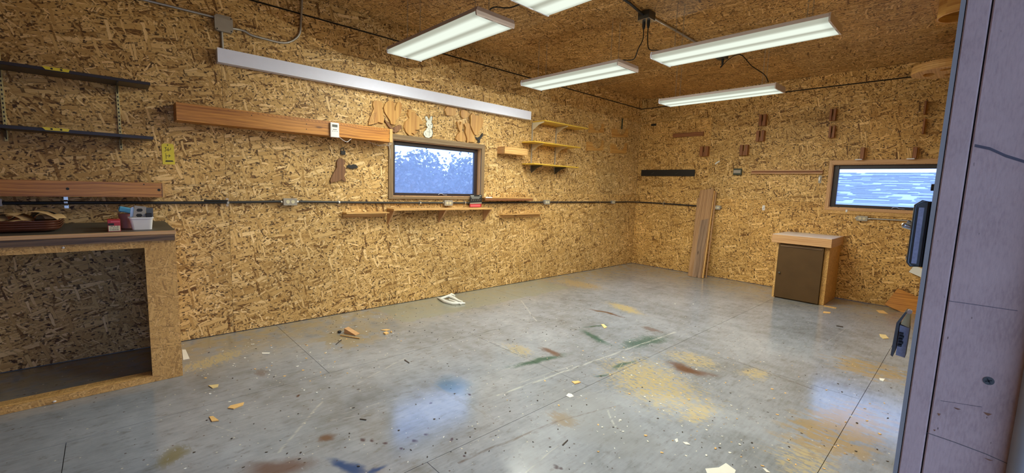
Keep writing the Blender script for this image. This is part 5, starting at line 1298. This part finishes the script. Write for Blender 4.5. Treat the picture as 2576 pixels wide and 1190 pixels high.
# ------------------------------------------------------------------ litter on the floor
def flat(name, pts, h, mat, label, cat='wood chip', group=None, z=.0006, tilt=0.0):
    P = [FL(a_, b_) for a_, b_ in pts]
    P = [Vector((p.x, p.y, z+tilt*(i % 2))) for i, p in enumerate(P)]
    o = MB().prism(P, (0, 0, h)).build(name, mat); return tag(o, label, cat, group)
gch = 'wood chips on the floor'
flat('wood_chip', [(524, 971), (550, 968), (548, 975), (535, 978)], .004, M['tan_paper'], 'pale wood chip on the floor, uppermost of the three near the bench post', group=gch)
flat('wood_chip', [(573, 1028), (580, 1022), (614, 1014), (611, 1021), (588, 1030)], .005, M['chip'], 'longest orange wood chip, middle of the three near the bench post', group=gch)
flat('wood_chip', [(526, 1050), (536, 1049), (551, 1060), (533, 1062)], .005, M['chip'], 'orange wood chip, lowest of the three near the bench post', group=gch)
flat('wood_chip', [(1438, 961), (1455, 959), (1461, 963), (1446, 967)], .004, M['chip'], 'orange wood chip in the middle of the floor', group=gch)
flat('paint_flake', [(1424, 996), (1430, 990), (1438, 992), (1444, 998), (1433, 1001)], .002, M['paper'], 'white flake below the middle wood chip', 'paint flake')
flat('wood_chip', [(1512, 817), (1519, 817), (1527, 824), (1520, 827)], .006, M['tan_paper'], 'pale curled chip beside the green paint marks', group=gch)
flat('wood_chip', [(2072, 784), (2090, 786), (2088, 789), (2070, 788)], .004, M['chip'], 'thin pale chip on the floor in front of the cabinet', group=gch)
flat('wood_chip', [(2204, 781), (2222, 782), (2234, 790), (2212, 788)], .004, M['chip'], 'pale chip near the leaning plywood offcut', group=gch)
flat('paper_scrap', [(2212, 841), (2228, 843), (2236, 852), (2222, 853), (2214, 847)], .003, M['tan_paper'], 'yellowish scrap beside the lower door latch', 'scrap')
flat('wood_chip', [(2212, 952), (2226, 954), (2222, 960), (2213, 957)], .003, M['paper'], 'white flake at the right end of the floor', group=gch)
flat('nail', [(2104, 819), (2121, 822), (2121, 824), (2104, 821)], .003, M['dark_chip'], 'dark sliver on the floor in front of the cabinet', 'sliver')
flat('sliver', [(905, 1054), (922, 1056), (921, 1058), (905, 1056)], .003, M['dark_chip'], 'dark sliver on the floor left of the blue reflection', 'sliver')
flat('sliver', [(1414, 1120), (1428, 1107), (1429, 1109), (1416, 1122)], .003, M['dark_chip'], 'long thin splinter in the foreground middle', 'sliver')
flat('sliver', [(1018, 905), (1030, 913), (1029, 915), (1017, 907)], .003, M['dark_chip'], 'short dark splinter above the blue reflection', 'sliver')
flat('sliver', [(659, 888), (679, 888), (678, 891), (659, 891)], .003, M['paper'], 'thin pale sliver near the bench post', 'sliver')
flat('label_card', [(458, 880), (467, 880), (477, 903), (461, 906)], .002, M['paper'], 'white printed card on the floor behind the bench post', 'card')
flat('paper_sheet', [(1774, 1180), (1808, 1177), (1826, 1166), (1851, 1184), (1840, 1215), (1790, 1220)], .002, M['paper'], 'white paper sheet cut off by the bottom edge of the picture', 'paper')
flat('paint_flake', [(1918, 1178), (1926, 1180), (1938, 1190), (1928, 1189)], .002, M['paper'], 'white flake right of the paper sheet at the bottom edge', 'paint flake')
flat('paint_flake', [(1697, 1106), (1704, 1104), (1706, 1112), (1701, 1114)], .002, M['paper'], 'white flake, leftmost of the pair above the paper sheet', 'paint flake')
flat('paint_flake', [(1717, 1113), (1728, 1113), (1737, 1120), (1725, 1119)], .002, M['paper'], 'long white flake, right of the pair above the paper sheet', 'paint flake')
# wedge offcut with a stick
pw0, pw1 = FL(872, 842), FL(893, 846)
t = MB(); c = FL(880, 842); u = (FL(898, 846)-FL(868, 840)); u.z = 0; L_ = u.length; u.normalize(); v = Vector((-u.y, u.x, 0))
A_ = c-u*.06; B_ = c+u*.06
t.prism([A_+Vector((0, 0, .001)), B_+Vector((0, 0, .001)), B_+Vector((0, 0, .006)), A_+Vector((0, 0, .045))], v*.05)
tag(t.build('wood_wedge', M['pine_new']), 'wedge-shaped wood offcut on the floor beside the left wall', 'wood offcut')
a, b = FL(856, 845), FL(905, 853); tag(MB().tube([(a.x, a.y, .008), (b.x, b.y, .005)], .005, 4).build('wood_stick', M['pine']), 'thin wooden stick lying against the wedge offcut', 'stick')
o = MB().ball(FL(854, 838)+Vector((0, 0, .012)), .014, 7, 5, (1, 1.3, .8)).build('dark_lump', M['magnet']); tag(o, 'dark lump beside the wedge offcut', 'debris')
a, b = FL(845, 868), FL(858, 857); tag(MB().tube([(a.x, a.y, .004), (b.x, b.y, .006)], .003, 5).build('dark_screw', M['dark_chip']), 'dark screw lying below the wedge offcut', 'screw')
flat('wood_chip', [(957, 831), (972, 829), (982, 830), (972, 833)], .004, M['chip'], 'pale chip right of the wedge offcut', group=gch)
flat('wood_chip', [(964, 840), (972, 837), (978, 840), (970, 843)], .012, M['chip'], 'little curled chip right of the wedge offcut', group=gch)
o = MB().ball(FL(984, 837)+Vector((0, 0, .008)), .009, 7, 5).build('wood_plug', M['chip']); tag(o, 'tiny round wood plug right of the wedge offcut', 'wood chip', gch)
# crumpled white glove-like rag
def P5(cx, cy): return FL(1090+cx/9.0, 740+cy/9.0)
s = MB()
def worm(pts, r_):
    P = []
    for i, (px_, py_, h_) in enumerate(pts): p = FL(px_, py_); P.append(Vector((p.x, p.y, h_)))
    s.tube(P, r_, 8)
worm([(1101, 751, .01), (1110, 757, .018), (1120, 762, .015), (1140, 767, .014), (1156, 766, .012), (1170, 765, .010)], [.008, .016, .02, .018, .016, .008])
worm([(1108, 755, .015), (1118, 753, .022), (1130, 751, .03), (1142, 756, .025), (1152, 760, .018), (1164, 762, .012)], [.012, .015, .02, .018, .014, .008])
worm([(1128, 750, .025), (1136, 748, .034), (1144, 750, .028)], [.012, .018, .010])
worm([(1130, 758, .02), (1146, 764, .02), (1160, 768, .012)], [.01, .014, .008])
tag(s.build('crumpled_rag', M['paper']), 'crumpled white rag on the floor against the left wall', 'rag')
# fine litter, uncountable
def specks(name, n, mat, label, areas, smin, smax):
    s = MB()
    for _ in range(n):
        ar = R.choice(areas); px_, py_ = R.uniform(ar[0], ar[2]), R.uniform(ar[1], ar[3]); p = FL(px_, py_)
        if p.x < .02 or p.x > 4.0 or p.y > -.02: continue
        if p.x < .78 and p.y < -6.55: continue
        a_ = R.uniform(0, PI); r_ = R.uniform(smin, smax); r2 = r_*R.uniform(.3, .9); q_ = []
        for k in range(5):
            th = 2*PI*k/5+R.uniform(-.3, .3); x, y = r_*math.cos(th), r2*math.sin(th)
            q_.append((p.x+x*math.cos(a_)-y*math.sin(a_), p.y+x*math.sin(a_)+y*math.cos(a_), .0005))
        s.prism(q_, (0, 0, R.uniform(.001, .003)))
    tag(s.build(name, mat), label, 'litter', None, 'stuff')
allf = [(460, 760, 2250, 1185)]; mid = [(1250, 850, 1850, 1080), (1500, 900, 1900, 1150), (820, 780, 1020, 860), (480, 850, 900, 960)]
specks('white_flakes', 190, M['paper'], 'tiny white paint flakes strewn over the floor', allf+mid, .003, .009)
specks('sawdust_flakes', 130, M['chip'], 'tiny tan sawdust flakes strewn over the floor', mid+[(1900, 900, 2240, 1180)], .003, .010)
specks('dark_specks', 320, M['dark_chip'], 'tiny dark specks strewn over the floor', allf+[(820, 700, 1500, 860)], .003, .008)

# ------------------------------------------------------------------ outside
def shrub(x, y, h, rad, seed, label, mat, mat2, n=2600):
    r = random.Random(seed); t = thing('shrub', (x, y, -.25), label, 'shrub', 'shrubs outside the small window')
    MB().tube([(x, y, -.25), (x+.05, y-.03, h*.35), (x, y+.05, h*.7)], [.05, .035, .012], 7).tube([(x, y, h*.3), (x+.2, y+.3, h*.75)], [.03, .008], 6).tube([(x, y, h*.3), (x-.1, y-.35, h*.7)], [.03, .008], 6).build('stem', M['bark'], t)
    blobs = [(x+r.uniform(-.5, .5)*rad, y+r.uniform(-.8, .8)*rad, h*r.uniform(.25, .85), rad*r.uniform(.45, .7)) for _ in range(14)]
    for nm, mt_, cnt in (('foliage', mat, n), ('pale_foliage', mat2, n//2)):
        s = MB()
        for _ in range(cnt):
            b = r.choice(blobs); d = Vector((r.gauss(0, 1), r.gauss(0, 1), r.gauss(0, 1))).normalized()*b[3]*r.uniform(.6, 1.05)
            c = Vector(b[:3])+d; sz = r.uniform(.04, .085); a = Vector((r.gauss(0, 1), r.gauss(0, 1), r.gauss(0, 1))).normalized(); e = a.orthogonal().normalized()
            s.add([c-a*sz, c+e*sz*.5, c+a*sz, c-e*sz*.5], [(0, 1, 2, 3)])
        o = s.build(nm, mt_, t); o['kind'] = 'stuff'
for k, (x, y, h, rd) in enumerate(((-4.6, -2.6, 1.85, .9), (-5.2, -1.2, 1.80, 1.0), (-5.0, .2, 1.80, .95), (-6.6, -1.9, 2.05, 1.1), (-6.8, .4, 2.0, 1.1), (-5.9, 1.6, 1.95, 1.1))):
    shrub(x, y, h, rd, 11+k, 'leafy shrub seen through the small left window, %s' % ['leftmost in front', 'middle in front', 'right in front', 'left behind', 'centre behind', 'rightmost behind'][k], M['leaf'], M['leaf2'])
t = thing('neighbour_shed', (2.5, 7, -.25), 'low neighbouring building whose shingled roof fills the wide back window', 'building')
ex0, ex1 = -2.5, 7.0; ye, ze, yr, zr_ = 4.2, 1.185, 8.4, 1.98
MB().box(ex0+.3, ex1-.3, ye+.35, yr+3, -.25, ze-.02).build('wall', M['siding'], t)
MB().box(ex0, ex1, ye-.09, ye, ze-.11, ze+.005, .01).build('gutter', M['siding'], t)
MB().prism([(ex0, ye, ze-.08), (ex0, ye, ze), (ex0, yr, zr_), (ex0, yr+4, ze), (ex0, yr+4, ze-.08)], (ex1-ex0, 0, 0)).build('roof_deck', M['siding'], t)
for nm, mt_, sel in (('shingles', M['shingle'], 0), ('light_shingles', M['shingle2'], 1)):
    s = MB(); r = random.Random(5); rows_ = 26; sl = (zr_-ze)/(yr-ye); ex = (yr-ye)/rows_
    for i in range(rows_):
        xk = ex0-r.uniform(0, .3)
        while xk < ex1:
            w_ = r.uniform(.18, .42); pick = 1 if r.random() < .4 else 0
            if pick == sel and xk > ex0:
                ya_, yb_ = ye+i*ex-.01, ye+(i+1)*ex+.02; za_ = ze+(ya_-ye)*sl+.012; zb_2 = ze+(yb_-ye)*sl+.004; h_ = .006+r.uniform(0, .006)
                s.add([(xk, ya_, za_), (xk+w_-.008, ya_, za_), (xk+w_-.008, yb_, zb_2), (xk, yb_, zb_2), (xk, ya_, za_+h_), (xk+w_-.008, ya_, za_+h_), (xk+w_-.008, yb_, zb_2+h_*.3), (xk, yb_, zb_2+h_*.3)], [(0, 3, 2, 1), (4, 5, 6, 7), (0, 1, 5, 4), (1, 2, 6, 5), (3, 0, 4, 7)])
            xk += w_
    s.build(nm, mt_, t)['kind'] = 'stuff'
for o in bpy.data.objects:      # marks too small to pick apart singly
    if o.name.split('.')[0] in ('nail_hole', 'knot', 'button', 'vial', 'cover_screw', 'bit', 'print', 'print_lines', 'painted_face', 'painted_lines', 'socket_slots', 'spring', 'number_361', 'arrow', 'black_outline') and 'kind' not in o: o['kind'] = 'stuff'
